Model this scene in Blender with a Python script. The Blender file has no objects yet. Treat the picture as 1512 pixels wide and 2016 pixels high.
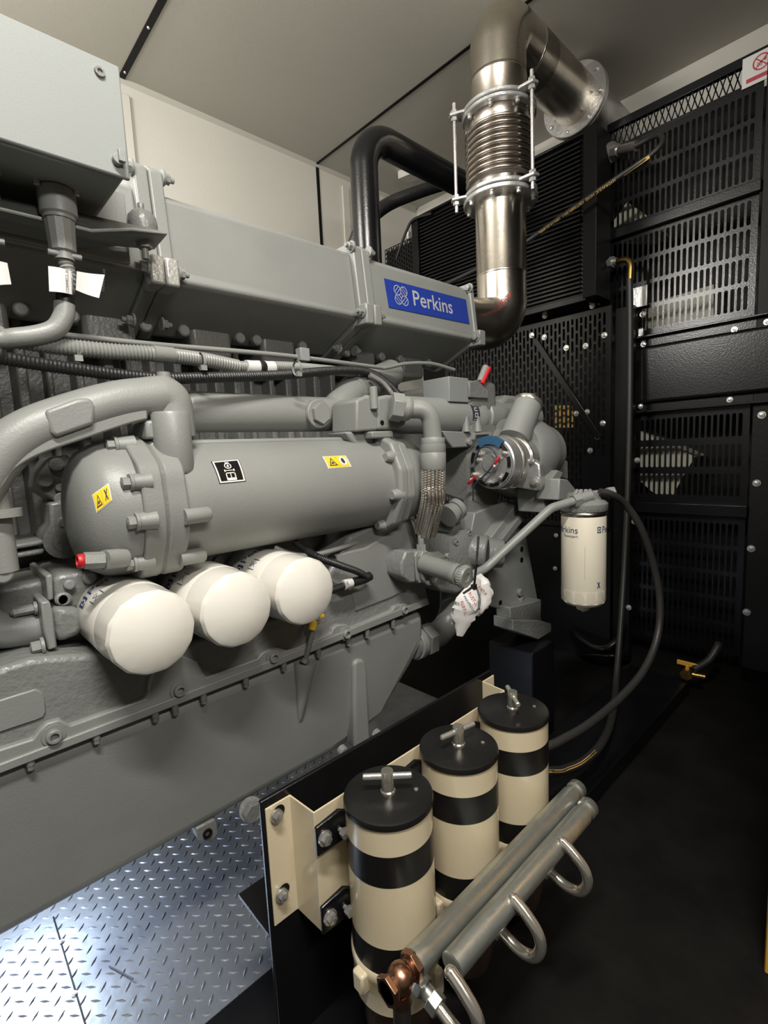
import bpy, bmesh, math, random
from mathutils import Vector, Matrix
random.seed(7)
PI = math.pi
V = Vector
# ---------------------------------------------------------------- scene, camera, light
sc = bpy.context.scene
COL = sc.collection
sc.view_settings.view_transform = 'Standard'
sc.view_settings.look = 'None'
sc.view_settings.gamma = 1.0
sc.view_settings.use_curve_mapping = False
sc.view_settings.exposure = 1.1
EYE = 1.09                       # lens height above the enclosure floor
RGT = V((0.72574999, -0.68642087, -0.04597115))
DWN = V((-0.11629834, -0.05655188, -0.99160304))
FWD = V((0.67805726, 0.72500226, -0.12087214))
FOC = 977.46
cam_d = bpy.data.cameras.new('camera')
cam_d.sensor_fit = 'HORIZONTAL'
cam_d.sensor_width = 36.0
cam_d.lens = 36.0 * FOC / 1512.0
cam_d.clip_start = 0.02
cam = bpy.data.objects.new('camera', cam_d)
COL.objects.link(cam)
m = Matrix.Identity(4)
for i in range(3):
    m[i][0] = RGT[i]; m[i][1] = -DWN[i]; m[i][2] = -FWD[i]
m[2][3] = EYE
cam.matrix_world = m
sc.camera = cam

wd = bpy.data.worlds.new('world'); sc.world = wd; wd.use_nodes = True
wb = wd.node_tree.nodes['Background']
wb.inputs['Color'].default_value = (1.0, 0.95, 0.86, 1)
wb.inputs['Strength'].default_value = 0.05

def area(name, loc, target, sx, sy, power, color):
    d = bpy.data.lights.new(name, 'AREA'); d.shape = 'RECTANGLE'
    d.size = sx; d.size_y = sy; d.energy = power; d.color = color
    o = bpy.data.objects.new(name, d); COL.objects.link(o)
    o.location = (loc[0], loc[1], loc[2] + EYE)
    dr = V(target) - V(loc)
    o.rotation_euler = dr.to_track_quat('-Z', 'Y').to_euler()
    return o
area('door_side_tube_lamp', (-0.10, -0.15, 1.58), (0.45, 1.1, -0.1), 0.7, 0.09, 27, (1.0, 0.96, 0.89))
area('door_end_lamp', (0.25, -0.60, 0.80), (0.6, 1.0, 0.2), 0.5, 0.09, 7, (1.0, 0.96, 0.89))
area('ceiling_tube_lamp', (-0.55, 1.85, 1.60), (0.4, 2.2, 0.4), 0.9, 0.10, 12, (1.0, 0.96, 0.89))
area('left_wall_lamp', (-0.62, 1.46, 1.26), (2.5, 0.75, 0.60), 0.45, 0.30, 14, (1.0, 0.97, 0.92))
area('under_engine_led', (-0.05, 1.42, -0.805), (0.05, 1.08, -1.09), 0.40, 0.06, 2.6, (0.66, 0.80, 1.0))

# ---------------------------------------------------------------- pixel helpers (survey of the photo)
def ray(px, py):
    u, v = px - 756.0, py - 1008.0
    return RGT * u + DWN * v + FWD * FOC
def aX(px, py, X): d = ray(px, py); return d * (X / d.x)
def aY(px, py, Y): d = ray(px, py); return d * (Y / d.y)
def aZ(px, py, Z): d = ray(px, py); return d * (Z / d.z)
X_, Y_, Z_ = V((1, 0, 0)), V((0, 1, 0)), V((0, 0, 1))

# ---------------------------------------------------------------- materials
MATS = {}
def mat(name, col, rough=0.5, metal=0.0, bump=0.0, bscale=60.0, var=0.0, vscale=5.0, coat=0.0, rvar=0.0, spec=0.5, col2=None):
    m = bpy.data.materials.new(name); m.use_nodes = True
    nt = m.node_tree; b = nt.nodes['Principled BSDF']
    b.inputs['Base Color'].default_value = (*col, 1)
    b.inputs['Roughness'].default_value = rough
    b.inputs['Metallic'].default_value = metal
    b.inputs['Specular IOR Level'].default_value = spec
    b.inputs['Coat Weight'].default_value = coat
    b.inputs['Coat Roughness'].default_value = 0.12
    tc = nt.nodes.new('ShaderNodeTexCoord')
    if var or col2:
        n = nt.nodes.new('ShaderNodeTexNoise'); n.inputs['Scale'].default_value = vscale; n.inputs['Detail'].default_value = 5
        nt.links.new(tc.outputs['Object'], n.inputs['Vector'])
        mx = nt.nodes.new('ShaderNodeMix'); mx.data_type = 'RGBA'
        c2 = col2 or tuple(c * (1 - var) for c in col)
        mx.inputs[6].default_value = (*col, 1); mx.inputs[7].default_value = (*c2, 1)
        rp = nt.nodes.new('ShaderNodeMapRange'); rp.inputs[1].default_value = 0.35; rp.inputs[2].default_value = 0.68
        nt.links.new(n.outputs['Fac'], rp.inputs[0])
        nt.links.new(rp.outputs[0], mx.inputs[0]); nt.links.new(mx.outputs[2], b.inputs['Base Color'])
        if rvar:
            r2 = nt.nodes.new('ShaderNodeMapRange'); r2.inputs[3].default_value = rough; r2.inputs[4].default_value = rough + rvar
            nt.links.new(rp.outputs[0], r2.inputs[0]); nt.links.new(r2.outputs[0], b.inputs['Roughness'])
    if bump:
        n = nt.nodes.new('ShaderNodeTexNoise'); n.inputs['Scale'].default_value = bscale; n.inputs['Detail'].default_value = 3
        nt.links.new(tc.outputs['Object'], n.inputs['Vector'])
        bp = nt.nodes.new('ShaderNodeBump'); bp.inputs['Strength'].default_value = bump; bp.inputs['Distance'].default_value = 0.004
        nt.links.new(n.outputs['Fac'], bp.inputs['Height']); nt.links.new(bp.outputs['Normal'], b.inputs['Normal'])
    MATS[name] = m
    return m
GREY = mat('engine_grey_paint', (0.225, 0.232, 0.220), 0.42, 0, 0.10, 260, 0.10, 6)
GREYR = mat('cast_grey_paint', (0.19, 0.196, 0.186), 0.34, 0, 0.55, 90, 0.12, 9)
GREYD = mat('dark_shaded_grey', (0.165, 0.168, 0.158), 0.38, 0, 0.35, 120, 0.15, 7)  # engine grey made darker; carries the shade on drain plug and lug
GREYB = mat('smooth_box_grey', (0.23, 0.245, 0.238), 0.55, 0, 0.06, 400, 0.05, 3, spec=.3)
BRIGHT = mat('bare_machined_edge', (0.42, 0.42, 0.40), 0.38, 0.5, 0.3, 150)
CREAM = mat('cream_paint', (0.64, 0.55, 0.38), 0.26, 0, 0.05, 300, 0.06, 4, coat=0.35)
WALL = mat('cream_wall_panel', (0.55, 0.53, 0.475), 0.55, 0, 0.12, 220, 0.07, 1.3)
CEIL = mat('cream_ceiling_panel', (0.50, 0.48, 0.425), 0.6, 0, 0.10, 260, 0.10, 0.9)
BLACK = mat('black_gloss_paint', (0.007, 0.007, 0.008), 0.24, 0, 0.10, 160, 0.3, 8, spec=.4)
BLACKM = mat('black_satin_paint', (0.006, 0.006, 0.006), 0.50, 0, 0.15, 90, 0.3, 6, spec=.22)
LIDB = mat('black_lid_lacquer', (0.010, 0.010, 0.010), 0.33, 0, 0.06, 200, 0.3, 6, spec=.4)
FLOORB = mat('black_floor_paint', (0.006, 0.006, 0.006), 0.6, 0, 0.35, 40, 0, 7, col2=(0.012, 0.011, 0.010), spec=.12)
RUBBER = mat('black_rubber', (0.012, 0.012, 0.012), 0.45, 0, 0.2, 200)
HOSEB = mat('black_hose', (0.022, 0.021, 0.020), 0.48, 0, 0.2, 220)
WHITE = mat('white_filter_paint', (0.72, 0.70, 0.64), 0.22, 0, 0.04, 120, 0.03, 5, coat=0.4)
WHITE2 = mat('cream_white_filter_paint', (0.70, 0.65, 0.53), 0.30, 0, 0.04, 120, 0.04, 5, coat=0.3)
PAPER = mat('white_label_stock', (0.60, 0.59, 0.57), 0.5, 0, 0.05, 100)
INK = mat('dark_ink', (0.03, 0.035, 0.05), 0.5)
INKB = mat('navy_ink', (0.02, 0.035, 0.12), 0.5)
BLUE = mat('blue_badge', (0.018, 0.045, 0.30), 0.35, 0, 0.1, 300, 0.12, 14)
SILV = mat('silver_print', (0.40, 0.40, 0.41), 0.40)
YELL = mat('warning_yellow', (0.80, 0.52, 0.02), 0.4)
RED = mat('red_plastic', (0.45, 0.015, 0.02), 0.4)
REDP = mat('red_print', (0.40, 0.03, 0.05), 0.5)
BLUEP = mat('blue_plastic', (0.03, 0.09, 0.17), 0.4)
ZINC = mat('zinc_plated_steel', (0.68, 0.67, 0.64), 0.28, 0.8, 0.15, 120, 0.25, 12)
GALV = mat('galvanised_pipe', (0.62, 0.64, 0.60), 0.30, 0.9, 0.15, 60, 0.35, 18, rvar=0.15)
STEEL = mat('stainless_exhaust', (0.72, 0.68, 0.61), 0.20, 1.0, 0.06, 60, 0, 4, rvar=0.12, col2=(0.50, 0.44, 0.36))
STEELD = mat('bellows_steel', (0.55, 0.50, 0.45), 0.27, 1.0, 0.05, 80, 0.3, 10)
CHROME = mat('polished_steel', (0.76, 0.72, 0.65), 0.17, 0.9)
BRASS = mat('brass', (0.62, 0.40, 0.13), 0.30, 1.0, 0.1, 80, 0.3, 15)
COPPER = mat('bronze_fitting', (0.46, 0.25, 0.16), 0.30, 1.0, 0.1, 80, 0.3, 15)
AMBER = mat('dark_amber_bowl', (0.055, 0.032, 0.022), 0.25)
ALU = mat('cast_aluminium', (0.58, 0.58, 0.57), 0.36, 0.75, 0.3, 90, 0.2, 12)
GOLD = mat('gold_print', (0.62, 0.40, 0.11), 0.5)
ORANGE = mat('orange_jamb_paint', (0.70, 0.36, 0.05), 0.45)
CHECK = mat('checker_plate', (0.46, 0.47, 0.49), 0.36, 0.85, 0.25, 35, 0, 5, rvar=0.22, col2=(0.24, 0.245, 0.27))
FANC = mat('cream_fan_blade', (0.42, 0.42, 0.33), 0.5)

# ---------------------------------------------------------------- mesh builder
ORIG = {}
def cmr(pts, n=8, closed=False):
    P = [V(p) for p in pts]
    if len(P) < 3: return P
    out = []
    for i in range(len(P) - 1):
        p0 = P[i - 1] if i else P[0] * 2 - P[1]
        p1, p2 = P[i], P[i + 1]
        p3 = P[i + 2] if i + 2 < len(P) else P[-1] * 2 - P[-2]
        for k in range(n):
            t = k / n
            out.append(0.5 * ((2 * p1) + (p2 - p0) * t + (2 * p0 - 5 * p1 + 4 * p2 - p3) * t * t + (3 * p1 - p0 - 3 * p2 + p3) * t ** 3))
    out.append(P[-1])
    return out
def fillet(pts, r, n=8):
    P = [V(p) for p in pts]; out = [P[0]]
    for i in range(1, len(P) - 1):
        a, b, c = P[i - 1], P[i], P[i + 1]
        u, w = (a - b).normalized(), (c - b).normalized()
        ang = u.angle(w)
        rr = r[i] if isinstance(r, (list, tuple)) else r
        d = min(rr / math.tan(ang / 2), (a - b).length * 0.49, (c - b).length * 0.49)
        re = d * math.tan(ang / 2)
        cen = b + (u + w).normalized() * (re / math.sin(ang / 2))
        s, e = b + u * d - cen, b + w * d - cen
        tot = s.angle(e); ax = s.cross(e).normalized()
        for k in range(n + 1):
            out.append(cen + Matrix.Rotation(tot * k / n, 3, ax) @ s)
    out.append(P[-1])
    return out
def resample(P, step):
    out = [P[0]]; acc = 0.0
    for a, b in zip(P, P[1:]):
        L = (b - a).length
        while L > 1e-9 and acc + L >= step:
            t = (step - acc) / L
            a = a.lerp(b, t); out.append(a.copy()); L = (b - a).length; acc = 0.0
        acc += L
    if (out[-1] - P[-1]).length > step * 0.3: out.append(P[-1])
    return out
def frame(ax):
    ax = V(ax).normalized()
    t = Z_ if abs(ax.z) < 0.9 else X_
    u = (t - ax * t.dot(ax)).normalized()
    return ax, u, ax.cross(u)
class MB:
    def __init__(s): s.bm = bmesh.new(); s.mi = 0
    def face(s, vs):
        try:
            f = s.bm.faces.new(vs); f.material_index = s.mi; f.smooth = True; return f
        except ValueError: return None
    def pts(s, ps): return [s.bm.verts.new(V(p)) for p in ps]
    def poly(s, ps): s.face(s.pts(ps)); return s
    def box(s, c, sz, rot=None):
        M = rot.to_3x3() if rot else Matrix.Identity(3)
        v = s.pts([V(c) + M @ V((sz[0] * a / 2, sz[1] * b / 2, sz[2] * d / 2)) for a in (-1, 1) for b in (-1, 1) for d in (-1, 1)])
        for q in ((0, 1, 3, 2), (4, 6, 7, 5), (0, 4, 5, 1), (2, 3, 7, 6), (0, 2, 6, 4), (1, 5, 7, 3)): s.face([v[i] for i in q])
        return s
    def bb(s, x0, x1, y0, y1, z0, z1): return s.box(((x0 + x1) / 2, (y0 + y1) / 2, (z0 + z1) / 2), (abs(x1 - x0), abs(y1 - y0), abs(z1 - z0)))
    def prism(s, ps, vec):
        a = s.pts(ps); b = s.pts([V(p) + V(vec) for p in ps]); n = len(ps)
        nrm = V((0, 0, 0))
        for i in range(n): nrm += V(ps[i]).cross(V(ps[(i + 1) % n]))
        if nrm.dot(V(vec)) > 0: s.face(a[::-1]); s.face(b); fl = False
        else: s.face(a); s.face(b[::-1]); fl = True
        for i in range(n):
            q = [a[i], a[(i + 1) % n], b[(i + 1) % n], b[i]]
            s.face(q[::-1] if fl else q)
        return s
    def lathe(s, prof, o, ax, seg=32, cap=True, up=None):
        ax, u, w = frame(ax); o = V(o); rings = []
        for r, h in prof:
            if r < 1e-6: rings.append([s.bm.verts.new(o + ax * h)])
            else: rings.append([s.bm.verts.new(o + ax * h + (u * math.cos(2 * PI * k / seg) + w * math.sin(2 * PI * k / seg)) * r) for k in range(seg)])
        for A, B in zip(rings, rings[1:]):
            for k in range(seg):
                a0, a1 = A[k % len(A)], A[(k + 1) % len(A)]; b0, b1 = B[k % len(B)], B[(k + 1) % len(B)]
                vs = [a0, a1, b1, b0] if len(A) > 1 and len(B) > 1 else ([a0, b1, b0] if len(A) == 1 else [a0, a1, b0])
                if len(set(vs)) > 2: s.face(vs)
        if cap:
            if len(rings[0]) > 1: s.face(rings[0][::-1])
            if len(rings[-1]) > 1: s.face(rings[-1])
        return s
    def cyl(s, p0, p1, r, r1=None, seg=24):
        p0, p1 = V(p0), V(p1)
        return s.lathe([(r, 0), (r if r1 is None else r1, (p1 - p0).length)], p0, p1 - p0, seg)
    def rod(s, p0, p1, r, c=0.15, seg=24):
        p0, p1 = V(p0), V(p1); L = (p1 - p0).length; c = min(r * c, L * .3)
        return s.lathe([(r - c, 0), (r, c), (r, L - c), (r - c, L)], p0, p1 - p0, seg)
    def hexa(s, p, ax, r, h, tw=0.3):
        a, u, w = frame(ax); p = V(p)
        ring = [p + (u * math.cos(PI * k / 3 + tw) + w * math.sin(PI * k / 3 + tw)) * r for k in range(6)]
        return s.prism(ring, a * h)
    def bolt(s, p, ax, r=0.010, h=0.008, washer=True, tw=0.3):
        a = V(ax).normalized(); p = V(p)
        if washer: s.cyl(p - a * 0.002, p + a * 0.003, r * 1.45, seg=16)
        s.hexa(p + a * 0.002, a, r, h, tw)
        s.lathe([(r * .80, 0), (r * .5, h * .12)], p + a * (h + 0.0018), a, 12)
        return s
    def socket(s, p, ax, r=0.013, h=0.012):
        s.lathe([(r * 1.5, -.002), (r * 1.5, .003), (r, .003), (r, h * .9), (r * .9, h), (r * .58, h), (r * .55, h * .35), (0, h * .3)], p, ax, 20)
        return s
    def tube(s, pts, r, seg=14, cap=True, rf=None):
        P = [V(p) for p in pts]; rings = []
        t = (P[1] - P[0]).normalized(); _, u, w = frame(t)
        for i, p in enumerate(P):
            tn = ((P[min(i + 1, len(P) - 1)] - P[max(i - 1, 0)])).normalized()
            u = (u - tn * u.dot(tn)).normalized(); w = tn.cross(u)
            rr = rf(i) if rf else (r[i] if isinstance(r, (list, tuple)) else r)
            rings.append([s.bm.verts.new(p + (u * math.cos(2 * PI * k / seg) + w * math.sin(2 * PI * k / seg)) * rr) for k in range(seg)])
        for A, B in zip(rings, rings[1:]):
            for k in range(seg): s.face([A[k], A[(k + 1) % seg], B[(k + 1) % seg], B[k]])
        if cap: s.face(rings[0][::-1]); s.face(rings[-1])
        return s
    def corr(s, pts, r, pitch=0.008, depth=0.14, seg=12, cap=True):
        P = resample([V(p) for p in pts], pitch / 2)
        return s.tube(P, r, seg, cap, rf=lambda i: r * (1.0 if i % 2 else 1 - depth))
    def ball(s, c, r, seg=16, sz=(1, 1, 1)):
        n = seg // 2; c = V(c)
        rings = []
        for i in range(n + 1):
            a = PI * i / n
            if i in (0, n): rings.append([s.bm.verts.new(c + V((0, 0, r * math.cos(a) * sz[2])))])
            else: rings.append([s.bm.verts.new(c + V((r * math.sin(a) * math.cos(2 * PI * k / seg) * sz[0], r * math.sin(a) * math.sin(2 * PI * k / seg) * sz[1], r * math.cos(a) * sz[2]))) for k in range(seg)])
        for A, B in zip(rings, rings[1:]):
            for k in range(seg):
                a0, a1 = A[k % len(A)], A[(k + 1) % len(A)]; b0, b1 = B[k % len(B)], B[(k + 1) % len(B)]
                vs = [a0, b0, b1, a1] if len(A) > 1 and len(B) > 1 else ([a0, b0, b1] if len(A) == 1 else [a0, b0, a1])
                s.face(vs)
        return s
    def slots(s, o, u, v, W, H, pw, ph, sw, sh, stag=False, skip=None):
        """flat plate W x H (from corner o along u, v) pierced by rows of round ended slots"""
        o, u, v = V(o), V(u), V(v)
        nc, nr = max(1, int(round(W / pw))), max(1, int(round(H / ph)))
        pw, ph = W / nc, H / nr
        def q(a, b): return o + u * a + v * b
        for i in range(nc):
            x0, x1 = i * pw, (i + 1) * pw; xc = (x0 + x1) / 2; r = sw / 2
            ys = [k * ph for k in range(nr + 1)]
            if stag and i % 2: ys = [0] + [ph / 2 + k * ph for k in range(nr)] + [H]
            for y0, y1 in zip(ys, ys[1:]):
                hh = min(sh, (y1 - y0) * .86)
                if (y1 - y0) < ph * .7 and not stag or (skip and skip(xc, (y0 + y1) / 2)):
                    s.poly([q(x0, y0), q(x1, y0), q(x1, y1), q(x0, y1)]); continue
                yc = (y0 + y1) / 2; hb = hh / 2 - r
                top = [q(xc - r * math.cos(PI * k / 6), yc + hb + r * math.sin(PI * k / 6)) for k in range(7)]
                bot = [q(xc + r * math.cos(PI * k / 6), yc - hb - r * math.sin(PI * k / 6)) for k in range(7)]
                A, B, C, D = q(x0, y0), q(x1, y0), q(x1, y1), q(x0, y1)
                s.poly([A, bot[6], top[0], D]); s.poly([bot[0], B, C, top[6]])
                s.poly([D] + top + [C]); s.poly([B] + bot + [A])
        return s
    def text(s, body, size, o, u, v, n=None, ext=0.0004, off=0.0, wrap=None, align='LEFT'):
        cu = bpy.data.curves.new('t', 'FONT'); cu.body = body; cu.size = size; cu.align_x = align; cu.offset = off; cu.resolution_u = 3
        ob = bpy.data.objects.new('t', cu); COL.objects.link(ob)
        dg = bpy.context.evaluated_depsgraph_get()
        me = bpy.data.meshes.new_from_object(ob.evaluated_get(dg))
        o = V(o); u = V(u).normalized(); v = V(v).normalized()
        mp = wrap if wrap else (lambda x, y: o + u * x + v * y)
        vs = [s.bm.verts.new(mp(w.co.x, w.co.y)) for w in me.vertices]
        for p in me.polygons: s.face([vs[i] for i in p.vertices])
        bpy.data.objects.remove(ob); bpy.data.curves.remove(cu); bpy.data.meshes.remove(me)
        return s
    def build(s, name, mats, parent=None, bevel=0, bseg=2, sharp=38, solid=0, loc=None, weld=False, subsurf=0):
        if weld: bmesh.ops.remove_doubles(s.bm, verts=s.bm.verts, dist=1e-5)
        if parent is None:
            if loc is None:
                co = [w.co for w in s.bm.verts]
                loc = V(((min(c.x for c in co) + max(c.x for c in co)) / 2, (min(c.y for c in co) + max(c.y for c in co)) / 2, min(c.z for c in co)))
            org = V(loc)
        else: org = ORIG[parent.name]
        for w in s.bm.verts: w.co -= org
        bmesh.ops.recalc_face_normals(s.bm, faces=s.bm.faces) if not solid else None
        me = bpy.data.meshes.new(name); s.bm.to_mesh(me); s.bm.free()
        if solid: me.polygons.foreach_set('use_smooth', [False] * len(me.polygons))
        else: me.set_sharp_from_angle(angle=math.radians(sharp))
        for mm in (mats if isinstance(mats, (list, tuple)) else [mats]): me.materials.append(mm)
        o = bpy.data.objects.new(name, me); COL.objects.link(o)
        if parent is None: o.location = org + V((0, 0, EYE))
        else: o.parent = parent
        ORIG[o.name] = org
        if solid:
            md = o.modifiers.new('solid', 'SOLIDIFY'); md.thickness = solid; md.offset = -1
        if bevel:
            md = o.modifiers.new('bevel', 'BEVEL'); md.width = bevel; md.segments = bseg; md.limit_method = 'ANGLE'; md.angle_limit = math.radians(sharp); md.harden_normals = False
        if subsurf:
            md = o.modifiers.new('sub', 'SUBSURF'); md.levels = subsurf; md.render_levels = subsurf
        return o
def thing(name, loc, label, cat, group=None):
    o = bpy.data.objects.new(name, None); COL.objects.link(o); o.empty_display_size = 0.05
    o.location = V(loc) + V((0, 0, EYE)); ORIG[o.name] = V(loc)
    return tag(o, label, cat, group)
def tag(o, label, cat, group=None, kind=None):
    o['label'] = label; o['category'] = cat
    if group: o['group'] = group
    if kind: o['kind'] = kind
    return o
def struct(o): o['kind'] = 'structure'; return o
def copy_tree(o, parent=None):
    c = o.copy(); COL.objects.link(c)
    if parent: c.parent = parent
    ORIG[c.name] = ORIG[o.name]
    for ch in [k for k in COL.objects if k.parent == o]: copy_tree(ch, c)
    return c
# ================================================================ THE SETTING
FZ, CZ, WY, EX = -1.09, 1.70, 2.52, 2.81
struct(MB().bb(-1.7, 2.95, -1.2, 2.6, FZ - .05, FZ).build('floor', FLOORB))
struct(MB().bb(-1.7, 2.95, -1.2, 2.6, CZ, CZ + .05).build('ceiling', CEIL))
struct(MB().bb(-1.7, 2.95, WY, WY + .05, FZ, CZ).build('wall_far', WALL))
struct(MB().bb(EX, EX + .05, -.5, WY, FZ, CZ).build('wall_end', WALL))
struct(MB().bb(-1.7, -1.65, -.5, WY, FZ, CZ).build('wall_left', WALL))
struct(MB().bb(1.19, EX, .03, .10, FZ, CZ).build('wall_near', BLACKM))
j = MB().bb(1.14, 1.19, .02, .150, FZ, CZ).build('trim_1', ORANGE, bevel=.003); struct(j)
# seam strips of the panelled roof and far wall
def strip(n, x, w, riv):
    b = MB(); b.bb(x - w / 2, x + w / 2, -1.0, WY, CZ - .004, CZ)
    s = struct(b.build(n, BLACKM))
    if riv:
        for k in range(7): MB().lathe([(.006, 0), (.005, -.003), (0, -.004)], (x, WY - .06 - k * .30, CZ - .004), Z_, 10, cap=False).build('rivet', ZINC, s)
strip('trim_2', .873, .026, True); strip('trim_3', 1.934, .014, False)
struct(MB().bb(1.934, 1.954, WY - .004, WY, FZ, CZ - .01).build('trim_4', BLACKM))
def post(n, x, w): struct(MB().bb(x - w / 2, x + w / 2, WY - .012, WY, FZ, CZ - .06).build(n, WALL, bevel=.004))
post('trim_5', .875, .055); post('trim_6', 2.15, .055); post('trim_7', -.19, .055)
struct(MB().prism([(-1.65, WY - .018, CZ), (-1.65, WY, CZ), (-1.65, WY, CZ - .018)], (4.45, 0, 0)).build('trim_8', CEIL))
# checker plate under the engine, tread bars raised from the sheet
cp = MB().bb(-1.6, 1.55, .84, 2.50, FZ, FZ + .006)
pl = cp.build('checker_plate_floor', CHECK); struct(pl)
b = MB()
pit = .0265; q2 = math.sqrt(.5)
for i in range(-60, 60):
    for k in range(-60, 60):
        x, y = .05 + (i + k) * pit * q2, 1.1 + (k - i) * pit * q2
        if x > 1.0 or x < -.75 or y > 1.6 or y < .86: continue
        a = -PI / 4 if (i + k) % 2 else PI / 4
        c, s_ = math.cos(a), math.sin(a); hl, hw, hh = .0120, .0032, .0020
        z = FZ + .006
        top = [(x - c * hl * .6, y - s_ * hl * .6, z + hh), (x + c * hl * .6, y + s_ * hl * .6, z + hh)]
        v = b.pts([(x - c * hl, y - s_ * hl, z), (x + s_ * hw, y - c * hw, z), (x + c * hl, y + s_ * hl, z), (x - s_ * hw, y + c * hw, z)] + top)
        for q in ((0, 1, 4), (1, 5, 4), (1, 2, 5), (2, 3, 5), (3, 0, 4), (3, 4, 5)): b.face([v[n] for n in q])
t_ = b.build('tread_bars', CHECK, pl); t_['kind'] = 'stuff'
# seam between two sheets with screws
b = MB(); s0, s1 = aZ(105, 1805, FZ + .007), aZ(175, 2040, FZ + .007)
dv = (s1 - s0).normalized(); sv = V((dv.y, -dv.x, 0)) * .0016
b.prism([s0 + sv, s0 - sv, s1 - sv, s1 + sv], (0, 0, .0008)); b.build('seam', BLACKM, pl)
for px, py in ((121, 1855), (146, 1958)): MB().bolt(aZ(px, py, FZ + .006), Z_, .004, .003, tw=.1).build('screw', ZINC, pl)
tie = MB().tube([aZ(215, 1902, FZ + .009), aZ(245, 1918, FZ + .010), aZ(262, 1927, FZ + .012)], .0014, 8).build('cable_tie_tail', INK)
tag(tie, 'short dark cable tie offcut lying on the bright checker plate', 'cable tie')

# skid rail and its foot, black, along the near side of the engine
sk = MB(); sk.bb(-1.6, 2.3, .60, .838, FZ, FZ + .06)
sk = sk.build('skid_rail', BLACK, bevel=.003)
tag(sk, 'long black steel skid rail lying along the edge of the checker plate', 'skid rail')

# ================================================================ RADIATOR END
rad = thing('radiator', (2.35, 1.5, FZ), 'black finned radiator core box behind the steel exhaust pipe', 'radiator')
b = MB()
cx0, cx1, cy0, cy1, cz0, cz1 = 2.30, 2.44, 1.055, 2.07, .665, 1.335
b.bb(cx0 + .02, cx1, cy0, cy1, cz0, cz1)
n = 34
for k in range(n):
    z = cz0 + .02 + (cz1 - cz0 - .04) * k / (n - 1)
    b.prism([(cx0, cy0 + .03, z - .003), (cx0, cy0 + .03, z + .003), (cx0 + .022, cy0 + .03, z + .008), (cx0 + .022, cy0 + .03, z + .002)], (0, cy1 - cy0 - .05, 0))
b.build('fin_core', BLACK, rad)
b = MB(); b.bb(cx0 - .012, cx1, cy0 - .05, cy0 + .012, cz0 - .02, cz1 + .02); b.build('side_frame', BLACKM, rad, bevel=.004)
b = MB(); b.bb(cx0 - .012, cx1, cy1 - .02, cy1 + .03, cz0 - .02, cz1); b.build('side_frame', BLACKM, rad, bevel=.004)
b = MB(); b.bb(cx0 - .006, cx1, cy0, cy1, cz1, cz1 + .012); b.build('top_rail', BLACK, rad, bevel=.003)
b = MB(); b.bb(cx0 - .006, cx1, cy0, cy1, cz0 - .03, cz0); b.build('bottom_rail', BLACK, rad, bevel=.003)
b = MB(); b.bb(cx0 + .16, cx1 + .22, .5, 2.3, -.9, cz1 - .02); b.build('rear_core', BLACKM, rad) if False else b.bm.free()
# perforated top strip at the far end
ps = MB().slots((2.36, 2.10, .72), (0, 1, 0), (0, 0, 1), .30, .56, .02, .028, .013, .02, True).build('perforated_side_plate', BLACK, rad, solid=.003)
MB().bb(2.38, 2.44, 2.10, 2.40, .70, 1.27).build('side_tank', BLACKM, rad)
tk = MB().rod((2.37, 2.20, 1.28), (2.37, 2.20, 1.325), .018).build('pressure_cap', ALU, rad)

PXP = 2.50                                   # plane of the guard panels
def guard(name, x, y0, y1, z0, z1, label, stag=False, pw=.022, ph=.11, sw=.014, sh=.096, m=BLACK, skip=None, rim=.02, th=.003):
    r = thing(name, (x, (y0 + y1) / 2, z0), label, 'guard panel')
    MB().slots((x, y0 + rim, z0 + rim), (0, 1, 0), (0, 0, 1), y1 - y0 - 2 * rim, z1 - z0 - 2 * rim, pw, ph, sw, sh, stag, skip).build('slotted_sheet', m, r, solid=th)
    b = MB()
    for a in ((y0, y0 + rim, z0, z1), (y1 - rim, y1, z0, z1), (y0 + rim, y1 - rim, z0, z0 + rim), (y0 + rim, y1 - rim, z1 - rim, z1)): b.bb(x - .002, x + .004, *a)
    b.build('rim', m, r)
    return r
def gbolt(par, x, px, py, r=.0085):
    p = aX(px, py, x); return MB().bolt(p, -X_, r, .008, tw=random.random()).build('bolt', ZINC, par)
g1 = guard('radiator_guard', PXP, .465, 1.04, .955, 1.325, 'black slotted guard panel directly below the expanded mesh strip at ceiling')
g2 = guard('radiator_guard', PXP, .465, 1.04, .47, .935, 'shiny black slotted guard panel between the cross beam and the smooth cover plate')
g3 = guard('radiator_guard', PXP, .465, .93, -.29, .125, 'black slotted guard panel just under the smooth cover plate with cream fan blade behind')
g4 = guard('radiator_guard', PXP, .465, .93, -.95, -.345, 'dark slotted guard panel lowest near the floor beside the fuel filter hose')
ga = guard('fan_guard', 2.38, .975, 1.95, -.42, .61, 'black fan guard with staggered slots and diagonal brace beside the engine front', True, .0215, .068, .0115, .056, skip=lambda a, b: (a < .10 and b < .34))
for px, py in ((1166, 602), (1190, 660), (1073, 622), (1047, 660), (1072, 664), (1115, 685), (1153, 681), (1135, 814), (1156, 811), (1187, 833), (1176, 860), (1162, 887)): gbolt(ga, 2.378, px, py, .0095)
for px, py in ((1095, 1054), (1093, 1119)): gbolt(ga, 2.378, px, py, .008)
b = MB(); p0, p1 = aX(1052, 668, 2.365), aX(1178, 862, 2.365)
d = (p1 - p0).normalized(); sd = V((0, -d.z, d.y)) * .014
b.prism([p0 + sd, p0 - sd, p1 - sd, p1 + sd], (.006, 0, 0)); b.build('diagonal_brace', BLACK, ga, bevel=.002)
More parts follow.
